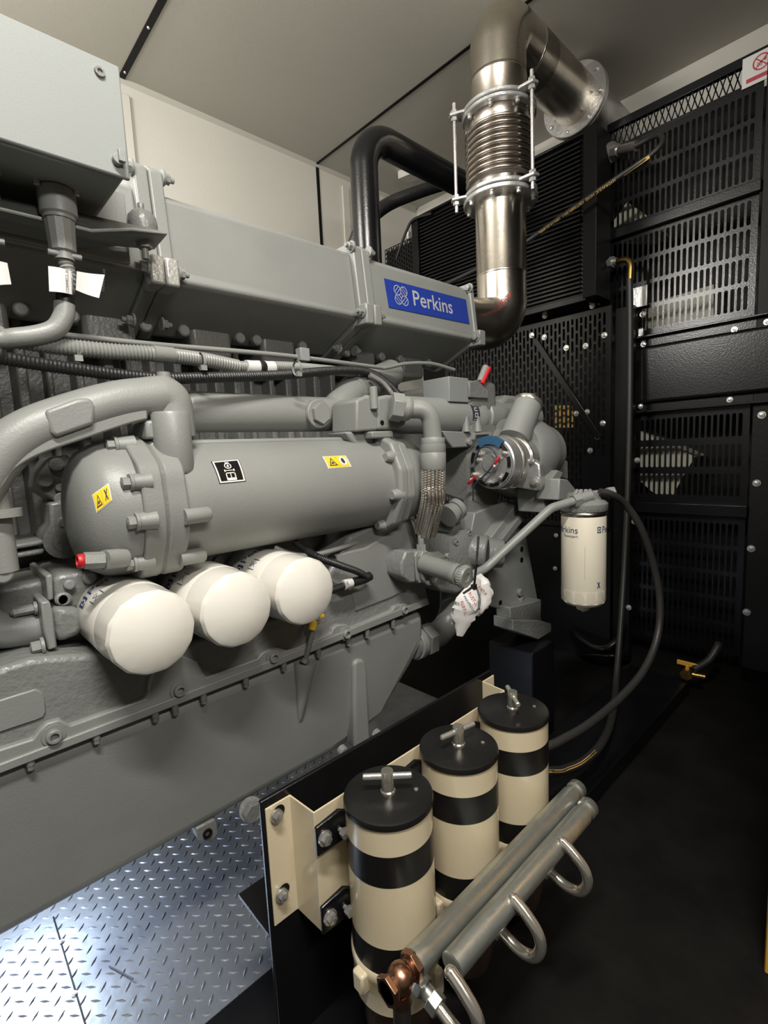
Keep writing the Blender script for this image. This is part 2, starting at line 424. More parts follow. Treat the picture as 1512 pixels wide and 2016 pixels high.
# expanded metal strip
em = thing('expanded_mesh_strip', (PXP, .75, 1.33), 'black expanded metal strip along the top edge of the radiator guard', 'mesh strip')
b = MB(); b.bb(PXP - .004, PXP + .02, .36, 1.05, 1.405, 1.44); b.bb(PXP - .002, PXP + .006, .465, 1.05, 1.325, 1.335); b.build('top_rail', BLACK, em, bevel=.002)
b = MB(); nn = 24
for k in range(nn + 1):
    y = .465 + (1.05 - .465) * k / nn; dy = (1.05 - .465) / nn
    for s_ in (-1, 1):
        y2 = y + s_ * dy
        if y2 < .46 or y2 > 1.06: continue
        b.prism([(PXP, y - .0025, 1.332), (PXP, y + .0025, 1.332), (PXP, y2 + .0025, 1.407), (PXP, y2 - .0025, 1.407)], (.004 * s_ + .004, 0, 0))
b.build('mesh', BLACK, em)
# beams, cover plate, rails
def beam(y0, y1, z, h, label, dep=.03):
    o = MB().bb(PXP - dep, PXP - .004, y0, y1, z - h / 2, z + h / 2).build('cross_beam', BLACK, bevel=.003)
    return tag(o, label, 'beam', None)
beam(.455, 1.04, .945, .042, 'black cross beam between the upper two slotted guard panels')
beam(.455, .93, -.316, .050, 'black cross beam across the lower slotted guard above the fuel filter hose')
cv = thing('cover_plate', (PXP - .02, .68, .15), 'smooth glossy black cover plate between upper and lower slotted guards', 'cover plate')
b = MB(); b.prism([(PXP - .002, .37, .155), (PXP - .002, .37, .425), (PXP - .045, .40, .405), (PXP - .045, .40, .175)][::-1], (0, 0.0, 0)) if False else None
b.bb(PXP - .04, PXP, .36, .885, .165, .415); b.build('plate', BLACK, cv, bevel=.014, bseg=4)
b = MB(); b.bb(PXP - .014, PXP, .34, .955, .418, .462); b.bb(PXP - .045, PXP, .34, .955, .456, .464); b.build('upper_angle_rail', BLACK, cv, bevel=.0015)
b = MB(); b.bb(PXP - .014, PXP, .34, .955, .125, .163); b.bb(PXP - .045, PXP, .34, .955, .122, .130); b.build('lower_angle_rail', BLACK, cv, bevel=.0015)
for px, py in ((1267, 678), (1446, 649), (1510, 634), (1261, 800), (1437, 787)): gbolt(cv, PXP - .016, px, py, .008)
rp = thing('guard_post', (PXP, .40, FZ), 'black right hand guard post carrying a column of bright bolts', 'post')
MB().bb(PXP - .016, PXP + .02, .30, .455, FZ + .1, 1.41).build('post', BLACKM, rp, bevel=.003)
for px, py in ((1500, 817), (1490, 951), (1479, 1080), (1470, 1205)): gbolt(rp, PXP - .018, px, py, .010)
lp = thing('guard_post', (2.42, .95, FZ), 'black inner guard post between fan guard and lower slotted panels', 'post')
MB().bb(2.42, 2.46, .895, .975, FZ + .02, .60).build('post', BLACKM, lp, bevel=.003)
for px, py in ((1255, 906), (1249, 1027), (1238, 1196)): gbolt(lp, 2.418, px, py, .009)
bk = thing('angle_bracket', aX(1250, 600, 2.46), 'small pale angle bracket with two bolts left of the upper guard', 'bracket')
p = aX(1264, 590, 2.47); MB().bb(2.468, 2.475, p.y - .022, p.y + .045, p.z - .03, p.z + .06).build('plate', ALU, bk, bevel=.002)
for px, py in ((1248, 622), (1266, 619)): gbolt(bk, 2.466, px, py, .009)
p = aX(1262, 655, 2.47); tab = MB().bb(2.462, 2.475, p.y - .012, p.y + .012, p.z - .02, p.z + .02).build('tab', ALU, bk, bevel=.005)
# cream plates behind the slots
def behind(name, ps, x, m, label, cat):
    o = MB().prism([aX(p, q, x) for p, q in ps], (2.74 - x if x > 2.5 else .03, 0, 0)).build(name, m); tag(o, label, cat)
behind('baffle_plate', [(1234, 398), (1268, 420), (1292, 446), (1270, 462), (1190, 462), (1206, 438)], 2.56, FANC, 'cream baffle plate tip seen through slots just above the cross beam', 'plate')
behind('baffle_plate', [(1258, 848), (1368, 899), (1345, 938), (1322, 980), (1288, 972), (1258, 945)], 2.56, FANC, 'cream baffle plate seen through slots under the smooth cover plate', 'plate')
behind('baffle_plate', [(1270, 600), (1405, 560), (1405, 670), (1270, 690)], 2.60, FANC, 'pale baffle plate behind the shiny slots right above the cover plate', 'plate')
behind('amber_plate', [(1090, 798), (1128, 798), (1128, 842), (1090, 842)], 2.42, GOLD, 'small yellow plate seen through the fan guard slots beside the brace', 'plate')
sh = MB(); sh.bb(2.74, 2.77, .44, 2.45, -1.0, 1.425)
sh = sh.build('radiator_matrix', BLACKM); tag(sh, 'dark radiator matrix seen through the slots of the guards', 'radiator')
bs = MB().bb(2.60, 2.615, .30, 2.50, FZ, -.30).build('base_sheet', BLACKM); tag(bs, 'plain black base sheet behind the right guards close to the floor', 'sheet')
bs = MB().bb(2.392, 2.402, .975, 2.30, FZ, -.425).build('base_sheet', BLACKM); tag(bs, 'plain black base sheet under the fan guard behind the engine post', 'sheet')
wf = MB().prism([aZ(784, 352, 1.655), aZ(808, 342, 1.655), aZ(846, 339, 1.655), aZ(822, 354, 1.655), aZ(806, 359, 1.655)], (0, 0, .044)).build('ceiling_flap', WALL); tag(wf, 'small cream flap under the ceiling above the fat black pipe', 'flap')
# warning sign
S0, S1, S2, S3 = aX(1462, 117, 2.49), aX(1518, 91, 2.49), aX(1512, 160, 2.49), aX(1457, 178, 2.49)
sx = 2.492; y1, y0, z1, z0 = S0.y, S0.y - .115, S0.z, S3.z
sg = thing('warning_sign', (sx, (y0 + y1) / 2, z0), 'small white sign with red prohibition circle at top right of guard', 'sign')
MB().bb(sx, sx + .003, y0, y1, z0, z1).build('board', PAPER, sg)
W_, H_ = y1 - y0, z1 - z0
c = V((sx - .0006, y1 - W_ * .52, z0 + H_ * .64)); R_ = H_ * .26
b = MB(); ring = lambda r: [c + V((0, -math.cos(2 * PI * k / 36) * r, math.sin(2 * PI * k / 36) * r)) for k in range(37)]
A, B = ring(R_), ring(R_ * .82)
for k in range(36): b.poly([A[k], A[k + 1], B[k + 1], B[k]])
for a in (PI / 4, -PI / 4):
    dd = V((0, -math.cos(a), math.sin(a))); ss = V((0, -math.sin(a), -math.cos(a))) * R_ * .07
    b.poly([c + dd * R_ * .85 + ss, c - dd * R_ * .85 + ss, c - dd * R_ * .85 - ss, c + dd * R_ * .85 - ss])
b.poly([c + V((.0002, -R_ * .1, R_ * .1)), c + V((.0002, -R_ * .6, R_ * .55)), c + V((.0002, -R_ * .5, -R_ * .05))])
for q in range(4): b.poly([c + V((.0002, R_ * (.5 - q * .16), R_ * .1)), c + V((.0002, R_ * (.42 - q * .16), R_ * .1)), c + V((.0002, R_ * (.42 - q * .16), -R_ * .5)), c + V((.0002, R_ * (.5 - q * .16), -R_ * .5))])
bz = z0 + H_ * .12
b.poly([(sx - .0004, y1 - W_ * .12, bz), (sx - .0004, y1 - W_ * .92, bz), (sx - .0004, y1 - W_ * .92, bz + H_ * .14), (sx - .0004, y1 - W_ * .12, bz + H_ * .14)])
b.build('red_print', REDP, sg)

# ================================================================ EXHAUST
EYX, EYY = 1.765, 1.15
ex = thing('exhaust_pipe', (EYX, EYY, .49), 'polished stainless exhaust pipe with bellows rising from the intake end', 'exhaust pipe')
E0 = V((EYX, EYY, 0))
RP = .096
b = MB(); b.tube(fillet([(1.565, EYY + .088, .475), (EYX, EYY, .475), (EYX, EYY, .66)], .17, 16), RP, 36); b.build('lower_elbow', STEEL, ex)
b = MB(); b.lathe([(RP, .655), (RP + .0015, .658), (RP + .0015, .662), (RP, .665), (RP, .94)], E0, Z_, 40); b.build('lower_pipe', STEEL, ex)
def flange(z0, z1, r):
    return MB().lathe([(r - .003, z0), (r, z0 + .003), (r, z1 - .003), (r - .003, z1)], E0, Z_, 48)
flange(.925, .942, .140).build('flange', ALU, ex); flange(.946, .962, .138).build('flange', ALU, ex)
flange(1.225, 1.240, .138).build('flange', ALU, ex); flange(1.243, 1.258, .138).build('flange', ALU, ex)
pr = [(.105, .962), (.108, .985)]
nb = 9
for k in range(nb):
    zc = .992 + k * .0215
    for q in range(9):
        a = -PI / 2 + PI * q / 8
        pr.append((.112 + .017 * math.cos(a), zc + .0085 * (1 + math.sin(a))))
    pr.append((.110, zc + .019))
pr += [(.112, 1.19), (.116, 1.20), (.112, 1.225)]
MB().lathe(pr, E0, Z_, 48, cap=False).build('bellows', STEELD, ex, sharp=70)
b = MB(); b.lathe([(.103, 1.258), (.103, 1.35), (.1045, 1.353), (.1045, 1.357), (.103, 1.36), (.103, 1.365)], E0, Z_, 40, cap=False); b.build('upper_pipe', STEEL, ex)
b = MB(); b.tube(fillet([(EYX, EYY, 1.36), (EYX, EYY, 1.545), (2.05, EYY, 1.545)], .16, 18), .103, 40); b.build('upper_elbow', STEEL, ex)
b = MB(); b.lathe([(.1035, 0), (.105, .004), (.103, .008), (.103, .44)], (1.945, EYY, 1.545), X_, 40); b.build('horizontal_pipe', STEEL, ex)
for x0 in (2.37, 2.388):
    MB().lathe([(.145, 0), (.148, .003), (.148, .013), (.145, .016)], (x0, EYY, 1.545), X_, 48).build('flange', ALU, ex)
MB().lathe([(.115, 0), (.115, .42)], (2.40, EYY, 1.545), X_, 40).build('wall_stub', BLACK, ex) if False else MB().lathe([(.112, 0), (.112, .42)], (2.40, EYY, 1.545), X_, 40).build('wall_stub', ALU, ex)
for k in range(8):
    a = 2 * PI * k / 8 + .2
    p = V((2.37, EYY + .128 * math.cos(a), 1.545 + .128 * math.sin(a)))
    MB().bolt(p, -X_, .008, .008).build('bolt', ZINC, ex)
for k in range(8):
    a = 2 * PI * k / 8 + .35
    o_ = V((math.cos(a), math.sin(a), 0)) * .124
    MB().bolt(E0 + o_ + Z_ * .925, -Z_, .008, .012).build('bolt', ZINC, ex)
    MB().bolt(E0 + o_ + Z_ * 1.225, -Z_, .008, .012).build('bolt', ZINC, ex)
for a in (135, 256, 16):
    a = math.radians(a); d = V((math.cos(a), math.sin(a), 0)); w = V((-d.y, d.x, 0))
    p = E0 + d * .168
    r = MB().rod(p + Z_ * .905, p + Z_ * 1.295, .0065, seg=12); r = r.build('tie_rod', ZINC, ex)
    for z in (.945, 1.245):
        b = MB(); b.prism([p - d * .045 + w * .035 + Z_ * z, p + d * .018 + w * .014 + Z_ * z, p + d * .018 - w * .014 + Z_ * z, p - d * .045 - w * .035 + Z_ * z], (0, 0, .010)); b.build('lug', ALU, r, bevel=.002)
        for zz in (z - .014, z + .011): MB().hexa(p + Z_ * zz, Z_, .013, .012).build('nut', ZINC, r)
# red pen mark
def on_elbow(x, y):
    d = ray(984 + x * 13 + y * -9, 604 - x * 11.5 - y * 9.5); t = 1.2 / FOC; C = V((1.595, EYY, .645)); k = 0
    while k < 1200:
        p = d * t; q = p - C
        if p.z > .645: s_ = math.hypot(p.x - EYX, p.y - EYY)
        else: s_ = math.hypot(math.hypot(q.x, q.z) - .17, q.y)
        if s_ < RP + .001: break
        t += .001 / FOC; k += 1
    return p - d.normalized() * .0022
MB().text('800P', 1.0, (0, 0, 0), X_, Z_, wrap=on_elbow).build('pen_mark', REDP, ex)['label'] = 'small red handwritten mark'
# black coolant pipe and corrugated hose behind the manifold
bp_ = MB().tube(fillet([(1.335, 1.45, .583), (1.335, 1.45, 1.165), (2.29, 1.45, 1.165)], .13, 12), .052, 28).build('coolant_pipe', BLACK)
tag(bp_, 'fat black bent coolant pipe rising behind the intake manifold', 'pipe')
hz = [aY(694, 490, 1.75), aY(712, 450, 1.75), aY(760, 405, 1.75), aY(830, 376, 1.75), aY(900, 355, 1.78)]
ch = MB().corr(cmr(hz, 10), .030, .012, .10, 18).build('corrugated_hose', RUBBER)
tag(ch, 'thick black corrugated hose curving behind the fat black pipe', 'hose')
cbl = MB().tube(cmr([aX(780, 510, 2.28), aX(800, 455, 2.28), aX(815, 432, 2.28), aX(850, 420, 2.29)], 8), .008, 10).build('cable', RUBBER)
tag(cbl, 'thin black cable draped over the radiator core top corner', 'cable')
# ================================================================ ENGINE
LEFT = -1.5
def outY(ps, Y):
    # a first or last outline point at px -330 runs on to the far left end of the engine
    return [V((LEFT, Y, aY(-60, b, Y).z)) if a == -330 else aY(a, b, Y) for a, b in ps]
def rpl(px, py, p0, n):
    d = ray(px, py); return d * (V(p0).dot(V(n)) / d.dot(V(n)))
def disc(b, p, ax, r, h, seg=20):
    a = V(ax).normalized(); c = min(h, r) * .25
    return b.lathe([(r, -.002), (r, h - c), (r - c, h), (0, h)], p, a, seg, cap=False)
eng = thing('engine', (.3, 1.4, -.78), 'big grey painted diesel engine filling the left of the enclosure', 'engine')
# --- block with vertical ribs
b = MB(); b.bb(-1.5, 1.42, 1.405, 1.75, -.46, .36)
blk = b.build('block', GREYD, eng)
b = MB()
x = -1.45
k = 0
while x < 1.36:
    w = .011 + .006 * ((k * 7) % 3) / 2
    b.prism([(x - w, 1.41, -.16), (x - w * .6, 1.375 - .012 * (k % 3), -.15), (x + w * .6, 1.375 - .012 * (k % 3), -.15), (x + w, 1.41, -.16)], (0, 0, .50))
    x += .052 + .010 * ((k * 5) % 4) / 3; k += 1
r_ = b.build('rib', GREYR, blk, bevel=.004); r_['kind'] = 'stuff'
b = MB(); b.bb(-1.5, 1.40, 1.27, 1.34, -.215, -.165); b.build('ledge', GREYR, blk, bevel=.012, bseg=3)
b = MB(); b.bb(-1.5, 1.40, 1.22, 1.34, -.30, -.235); b.build('ledge', GREYR, blk, bevel=.012, bseg=3)
b = MB()
for xx in (-.9, -.35, .10, .62, 1.15): b.bb(xx - .04, xx + .04, 1.385, 1.41, .045, .16)
b.bm.free()
for xx in (-.9, -.35, .10, .62, 1.15): MB().bb(xx - .04, xx + .04, 1.385, 1.41, .045, .16).build('cast_pad', GREYR, blk, bevel=.008, bseg=2)
# --- crankcase skirt
sk_out = [(-330, 1335), (-60, 1335), (60, 1297), (150, 1290), (300, 1288), (470, 1240), (620, 1196), (662, 1100), (690, 1056), (735, 1035), (806, 1004), (826, 1066), (838, 1150), (846, 1186), (536, 1312), (0, 1519), (-330, 1543)]
b = MB().prism(outY(sk_out, .962), (0, .75, 0)); crk = b.build('crankcase', GREYR, eng, bevel=.010, bseg=3)
top = [(-330, 1494), (-60, 1494), (0, 1476), (64, 1456), (77, 1439), (93, 1424), (118, 1417), (132, 1424), (141, 1428), (286, 1376), (293, 1366), (294, 1346), (303, 1321), (330, 1296), (357, 1290), (389, 1303), (398, 1322), (407, 1334), (507, 1297), (516, 1286), (532, 1278), (548, 1276), (566, 1281), (585, 1275), (652, 1247), (656, 1237), (664, 1231), (682, 1229), (692, 1236), (702, 1232), (772, 1202), (777, 1194), (790, 1189), (806, 1194), (842, 1180)]
bot = [(846, 1187), (536, 1313), (0, 1520), (-330, 1544)]
MB().prism(outY(top + bot, .950), (0, .03, 0)).build('flange_rail', GREY, crk, bevel=.003, bseg=2)
b = MB().prism(outY([(843, 1178), (846, 1190), (536, 1316), (0, 1524), (-330, 1548), (-330, 1529), (0, 1505), (536, 1300)], .945), (0, .06, 0)); b.build('pan_gasket_flange', GREY, crk, bevel=.002)
for px, py in ((105, 1447), (352, 1357), (537, 1293), (680, 1247), (794, 1200), (-120, 1525)):
    MB().socket(aY(px, py, .950), -Y_, .0115, .012).build('socket_bolt', GREY, crk)
MB().prism(outY([(-60, 1398), (40, 1366), (70, 1357), (82, 1362), (88, 1374), (91, 1400), (86, 1412), (70, 1419), (-60, 1462)], .9585), (0, .01, 0)).build('inspection_cover', GREY, crk, bevel=.002)
MB().prism(outY([(660, 1092), (720, 1078), (800, 1030), (812, 1075), (826, 1150), (770, 1178), (700, 1205), (690, 1150)], .9575), (0, .01, 0)).build('side_cover', GREY, crk, bevel=.006, bseg=3)
# --- oil pan
pz0, pz1 = -.470, -.775
prof = [(-1.5, -.468), (1.045, -.468), (1.045, -.56), (.985, -.63), (.88, -.735), (.82, -.768), (.70, -.778), (-1.5, -.778)]
b = MB(); A = [V((x, .962, z)) for x, z in prof]; Bq = [V((x, .985 if z < -.7 else .965, z)) for x, z in prof]
b.prism([V((x, .962 + (.03 if z < -.70 else 0), z)) for x, z in prof], (0, .74, 0))
pan = b.build('oil_pan', GREY, eng, bevel=.028, bseg=5)
b = MB().prism(outY([(697, 1308), (704, 1299), (716, 1298), (722, 1306), (727, 1400), (731, 1462), (722, 1474), (706, 1478), (699, 1470), (698, 1390)], .952), (0, .04, 0)); b.build('stiffening_rib', GREY, pan, bevel=.008, bseg=3)
b = MB().lathe([(.026, 0), (.027, .01), (.024, .03), (.008, .135), (.002, .15)], aY(600, 1302, .958), aY(591, 1405, .968) - aY(600, 1302, .958), 20, cap=True); b.build('dipstick_boss', GREY, pan)
for px, py in ((740, 1443), (672, 1475)):
    b = MB(); disc(b, aY(px, py, .985), -Y_ * .9 - Z_ * .2, .013, .014); b.build('dome_bolt', GREY, pan)
b = MB(); b.cyl(aY(497, 1590, 1.0), aY(494, 1594, .962), .026, seg=24); b.hexa(aY(494, 1594, .965), -Y_, .023, .018); b.build('drain_plug', GREYD, pan, bevel=.002)  # darker grey stands in for the shade under the pan edge
b = MB().prism(outY([(385, 1632), (424, 1612), (432, 1640), (420, 1655), (402, 1660), (390, 1652)], .990), (0, .03, 0)); b.build('lug', GREYD, pan, bevel=.004)  # shade on the lug is put into its darker grey
b = MB(); b.lathe([(.010, 0), (.010, .004), (.006, .004), (.006, -.004), (0, -.004)], aY(408, 1640, .989), -Y_, 16, cap=False); b.build('lug_hole', BLACKM, pan)
for px, py in ((190, 1452), (306, 1410), (401, 1375), (484, 1343), (559, 1312), (627, 1286), (686, 1263), (723, 1248), (774, 1229), (345, 1397), (60, 1503)):
    p = aY(px, py, .953); b = MB(); b.cyl(p + Z_ * .012, p - Z_ * .002, .0065, seg=10); b.hexa(p - Z_ * .002, -Z_, .006, .008); b.build('flange_bolt', GREYD, pan)
# dipstick
b = MB(); b.tube([aY(601, 1300, .945), aY(606, 1282, .94), aY(616, 1243, .935)], .006, 12); b.cyl(aY(598, 1306, .945), aY(602, 1298, .945), .010); ds = b.build('dipstick_tube', GREYD, eng)
b = MB(); b.cyl(aY(614, 1240, .935), aY(618, 1222, .935), .009); b.tube([aY(617, 1226, .935), aY(620, 1216, .935), aY(630, 1211, .93)], .0042, 10); b.box(aY(633, 1213, .93), (.014, .006, .009)); b.build('dipstick_handle', YELL, ds, bevel=.002)

# --- oil filter housing behind the filters
b = MB(); b.bb(-.60, .98, 1.065, 1.25, -.46, -.20); hou = b.build('filter_housing', GREYD, eng, bevel=.012, bseg=3)
for px, py in ((427, 1103), (552, 1088), (640, 1095)): MB().bolt(aY(px, py, 1.072), -Y_, .013, .012).build('bolt', GREY, hou)
# --- pump housing left of the filters
YP = 1.0
b = MB().prism(outY([(104, 1150), (108, 1138), (118, 1131), (190, 1122), (210, 1140), (215, 1185), (158, 1200), (108, 1196)], YP + .02), (0, .20, 0)); pm = b.build('pump_housing', GREYR, eng, bevel=.008, bseg=3)
MB().prism(outY([(103, 1196), (157, 1196), (168, 1235), (160, 1252), (112, 1268), (106, 1240)], YP), (0, .16, 0)).build('pump_outlet', GREYR, pm, bevel=.012, bseg=3)
MB().prism(outY([(80, 1186), (98, 1183), (104, 1205), (113, 1275), (95, 1281), (86, 1240)], YP - .01), (0, .17, 0)).build('outlet_flange', GREY, pm, bevel=.003)
MB().tube(fillet([aY(-60, 1160, YP + .05), aY(-35, 1246, YP + .05), aY(96, 1233, YP + .05)], .05, 10), .030, 24).build('outlet_pipe', GREY, pm)
for px, py, r in ((124, 1178, .012), (135, 1150, .009), (175, 1136, .012), (120, 1178, .011)): b = MB(); disc(b, aY(px, py, YP + .022), -Y_, r, .012); b.build('bolt', GREY, pm)
MB().bolt(aY(84, 1271, YP - .005), -X_, .010, .014).build('bolt', GREY, pm); MB().bolt(aY(70, 1197, YP + .03), -X_, .008, .03).build('bolt', GREY, pm)
b = MB().prism(outY([(90, 1134), (103, 1130), (106, 1180), (95, 1184)], YP + .01), (0, .17, 0)); b.build('gasket_plate', GREY, pm, bevel=.003)
# horizontal ribs and pads left of it
b = MB()
for (y0, y1, yy) in ((1068, 1078, 1.16), (1086, 1096, 1.16), (1145, 1160, 1.10), (1168, 1196, 1.13), (1205, 1216, 1.10)):
    b.prism(outY([(-260, y0 + 55), (88, y0 - 6), (88, y1 - 6), (-260, y1 + 55)], yy), (0, .15, 0))
b.build('cast_rails', GREYR, blk, bevel=.006, bseg=3)
# link bracket and oval cover
b = MB().prism(outY([(74, 965), (78, 930), (100, 900), (134, 895), (160, 930), (160, 1010), (132, 1002), (105, 985)], 1.15), (0, .12, 0)); lk = b.build('side_bracket', GREYD, eng, bevel=.005)
for px, py, r in ((111, 915, .013), (88, 945, .014), (120, 982, .013), (117, 960, .008)): b = MB(); disc(b, aY(px, py, 1.149), -Y_, r, .010); b.build('bolt', GREYR, lk)
ov = [(100 + 0, 1032), (97, 990), (140, 985), (142, 1030), (160, 1052), (163, 1068), (156, 1084), (140, 1093), (123, 1094), (104, 1088), (90, 1076), (87, 1060), (92, 1045)]
MB().prism(outY(ov, 1.13), (0, .10, 0)).build('oval_cover', GREYD, eng, bevel=.006, bseg=3)
b = MB(); b.lathe([(.036, 0), (.036, .004), (.022, .004), (.022, .007), (0, .007)], aY(127, 1063, 1.13), -Y_, 28, cap=False); b.box(aY(126, 1047, 1.126), (.028, .010, .040)); disc(b, aY(124, 1028, 1.128), -Y_, .011, .010); b.build('cover_boss', GREYR, eng)

# --- oil cooler
CY_, CZ_, CR = .997, -.0815, .1150
def cax(x): return V((x, CY_, CZ_))
b = MB(); b.lathe([(CR, .33), (CR, .90)], (0, CY_, CZ_), X_, 56); cool = b.build('oil_cooler', GREY, eng)
b = MB(); b.lathe([(.123, .275), (.122, .255), (.117, .228), (.104, .206), (.080, .192), (.045, .184), (.02, .182), (0, .182)], (0, CY_, CZ_), X_, 56, cap=False); cap_ = b.build('end_cap', GREY, cool, sharp=50)
def fl_out(x, sc_=1.0, n=56):
    o = []
    for k in range(n):
        a = 2 * PI * k / n
        r = .131 + .009 * (max(0, math.cos(4 * (a - .55))) ** 3)
        o.append(V((x, CY_ - math.cos(a) * r * sc_, CZ_ + math.sin(a) * r * sc_)))
    return o
MB().prism(fl_out(.270), (.036, 0, 0)).build('flange', GREY, cool, bevel=.004, bseg=2, sharp=60)
MB().prism(fl_out(.309), (.036, 0, 0)).build('flange', GREY, cool, bevel=.004, bseg=2, sharp=60)
MB().prism(fl_out(.304, .985), (.010, 0, 0)).build('gasket', GREYD, cool)
for px, py in ((284, 918), (282, 1031), (271, 1112), (232, 876)):
    d = ray(px, py); p = d * (.262 / d.x); q = V((0, p.y - CY_, p.z - CZ_)); q = q.normalized() * .124
    b = MB(); c0 = V((.258, CY_ + q.y, CZ_ + q.z)); b.lathe([(.010, 0), (.014, .003), (.017, .030)], c0, X_, 20); b.build('bolt_boss', GREY, cool)
    if py > 1000: MB().lathe([(.014, .075), (.014, .118), (.011, .122)], c0 + V((0, q.y * .06, q.z * .06)), X_, 20).build('stud_boss', GREY, cool)
    MB().bolt(c0, -X_, .0105, .012).build('bolt', GREY, cool)
b = MB(); b.tube([aY(245, 1098, .90), aY(205, 1102, .885)], .016, 16); b.hexa(aY(205, 1102, .885), aY(165, 1104, .886) - aY(205, 1102, .885), .0135, (aY(165, 1104, .886) - aY(205, 1102, .885)).length); b.build('drain_fitting', GREY, cool)
b = MB(); p0, p1 = aY(166, 1104, .886), aY(154, 1105, .886); b.lathe([(.0105, 0), (.0115, .002), (.0115, .008), (.0105, .010), (.0075, .010), (.007, .004), (0, .004)], p0, p1 - p0, 24, cap=False); b.build('red_cap', RED, cool)['label'] = 'red plastic cap'
# ledge on top of the shell
b = MB(); b.bb(.40, .86, CY_ - .02, CY_ + .10, CZ_ + .09, CZ_ + .122); b.build('top_ledge', GREY, cool, bevel=.006, bseg=3)
# right hand flange, stepped
def fl2(x, sc_, th): 
    o = []
    for k in range(12):
        a = 2 * PI * (k + .5) / 12; r = .132 * sc_ / math.cos(PI / 12) * (1.0 + .05 * (k % 3 == 1))
        o.append(V((x, CY_ - math.cos(a) * r, CZ_ + math.sin(a) * r)))
    return MB().prism(o, (th, 0, 0))
fl2(.868, 1.02, .030).build('flange', GREY, cool, bevel=.008, bseg=3, sharp=20)
fl2(.900, .97, .028).build('flange', GREY, cool, bevel=.005, bseg=3, sharp=20)
MB().lathe([(.118, .925), (.118, .99), (.105, 1.02), (.07, 1.035), (0, 1.04)], (0, CY_, CZ_), X_, 40).build('rear_cap', GREY, cool)
for px, py in ((776, 892), (775, 972), (752, 1032)):
    d = ray(px, py); p = d * (.868 / d.x); q = V((0, p.y - CY_, p.z - CZ_)).normalized() * .122
    b = MB(); c0 = V((.850, CY_ + q.y, CZ_ + q.z)); b.lathe([(.010, 0), (.013, .006), (.018, .03)], c0, X_, 18); b.build('bolt_boss', GREY, cool)
# stickers: patches that follow the shell
def on_shell(px, py, r):
    d = ray(px, py); A = d.y ** 2 + d.z ** 2; B = d.y * CY_ + d.z * CZ_; C = CY_ ** 2 + CZ_ ** 2 - r * r
    t = (B - math.sqrt(B * B - A * C)) / A; p = d * t
    return p.x, math.atan2(p.z - CZ_, CY_ - p.y)
def shell_map(r): return lambda x, a: V((x, CY_ - math.cos(a) * r, CZ_ + math.sin(a) * r))
def quadpatch(b, P, f, n=8):
    """P: four (x, angle) corners; subdivided quad mapped through f"""
    G = [[b.bm.verts.new(f(*( (1 - u) * ((1 - v) * P[0][0] + v * P[3][0]) + u * ((1 - v) * P[1][0] + v * P[2][0]), (1 - u) * ((1 - v) * P[0][1] + v * P[3][1]) + u * ((1 - v) * P[1][1] + v * P[2][1]) ))) for u in [i / n for i in range(n + 1)]] for v in [j / n for j in range(n + 1)]]
    for j in range(n):
        for i in range(n): b.face([G[j][i], G[j][i + 1], G[j + 1][i + 1], G[j + 1][i]])
def inset(P, k):
    cx = sum(p[0] for p in P) / 4; cy = sum(p[1] for p in P) / 4
    return [(cx + (p[0] - cx) * k, cy + (p[1] - cy) * k) for p in P]
def sub(P, u0, v0, u1, v1):
    g = lambda u, v: ((1 - u) * ((1 - v) * P[0][0] + v * P[3][0]) + u * ((1 - v) * P[1][0] + v * P[2][0]), (1 - u) * ((1 - v) * P[0][1] + v * P[3][1]) + u * ((1 - v) * P[1][1] + v * P[2][1]))
    return g
e_ = .0006
P = [on_shell(*q, CR) for q in ((415, 909), (469, 904), (484, 948), (432, 953))]
st = MB(); quadpatch(st, P, shell_map(CR + e_)); st = st.build('service_sticker', BLACK, cool); st['label'] = 'black service sticker with oil can symbol'
b = MB(); I, O = inset(P, .84), inset(P, .95)
for k in range(4): quadpatch(b, [O[k], O[(k + 1) % 4], I[(k + 1) % 4], I[k]], shell_map(CR + 2 * e_), 5)
g = sub(P, 0, 0, 1, 1)
def shp(b, pts, g, f): b.poly([f(*g(u, v)) for u, v in pts])
fm = shell_map(CR + 2 * e_)
rg = lambda cu, cv, ru, rv, n=20: [(cu + ru * math.cos(2 * PI * k / n), cv + rv * math.sin(2 * PI * k / n)) for k in range(n)]
R1, R2 = rg(.5, .29, .13, .13), rg(.5, .29, .095, .095)
for k in range(20): shp(b, [R1[k], R1[(k + 1) % 20], R2[(k + 1) % 20], R2[k]], g, fm)
shp(b, [(.42, .12), (.58, .12), (.56, .17), (.44, .17)], g, fm)
shp(b, [(.5, .21), (.55, .31), (.5, .36), (.45, .31)], g, fm)
shp(b, [(.33, .475), (.67, .475), (.67, .505), (.33, .505)], g, fm); shp(b, [(.31, .44), (.35, .44), (.35, .54), (.31, .54)], g, fm); shp(b, [(.65, .44), (.69, .44), (.69, .54), (.65, .54)], g, fm)
shp(b, [(.32, .62), (.36, .60), (.36, .86), (.32, .90)], g, fm); shp(b, [(.64, .60), (.68, .62), (.68, .90), (.64, .86)], g, fm)
shp(b, [(.36, .58), (.64, .58), (.64, .62), (.36, .62)], g, fm); shp(b, [(.36, .80), (.64, .80), (.68, .90), (.32, .90)], g, fm); shp(b, [(.485, .6), (.515, .6), (.515, .82), (.485, .82)], g, fm)
b.build('print', PAPER, st)
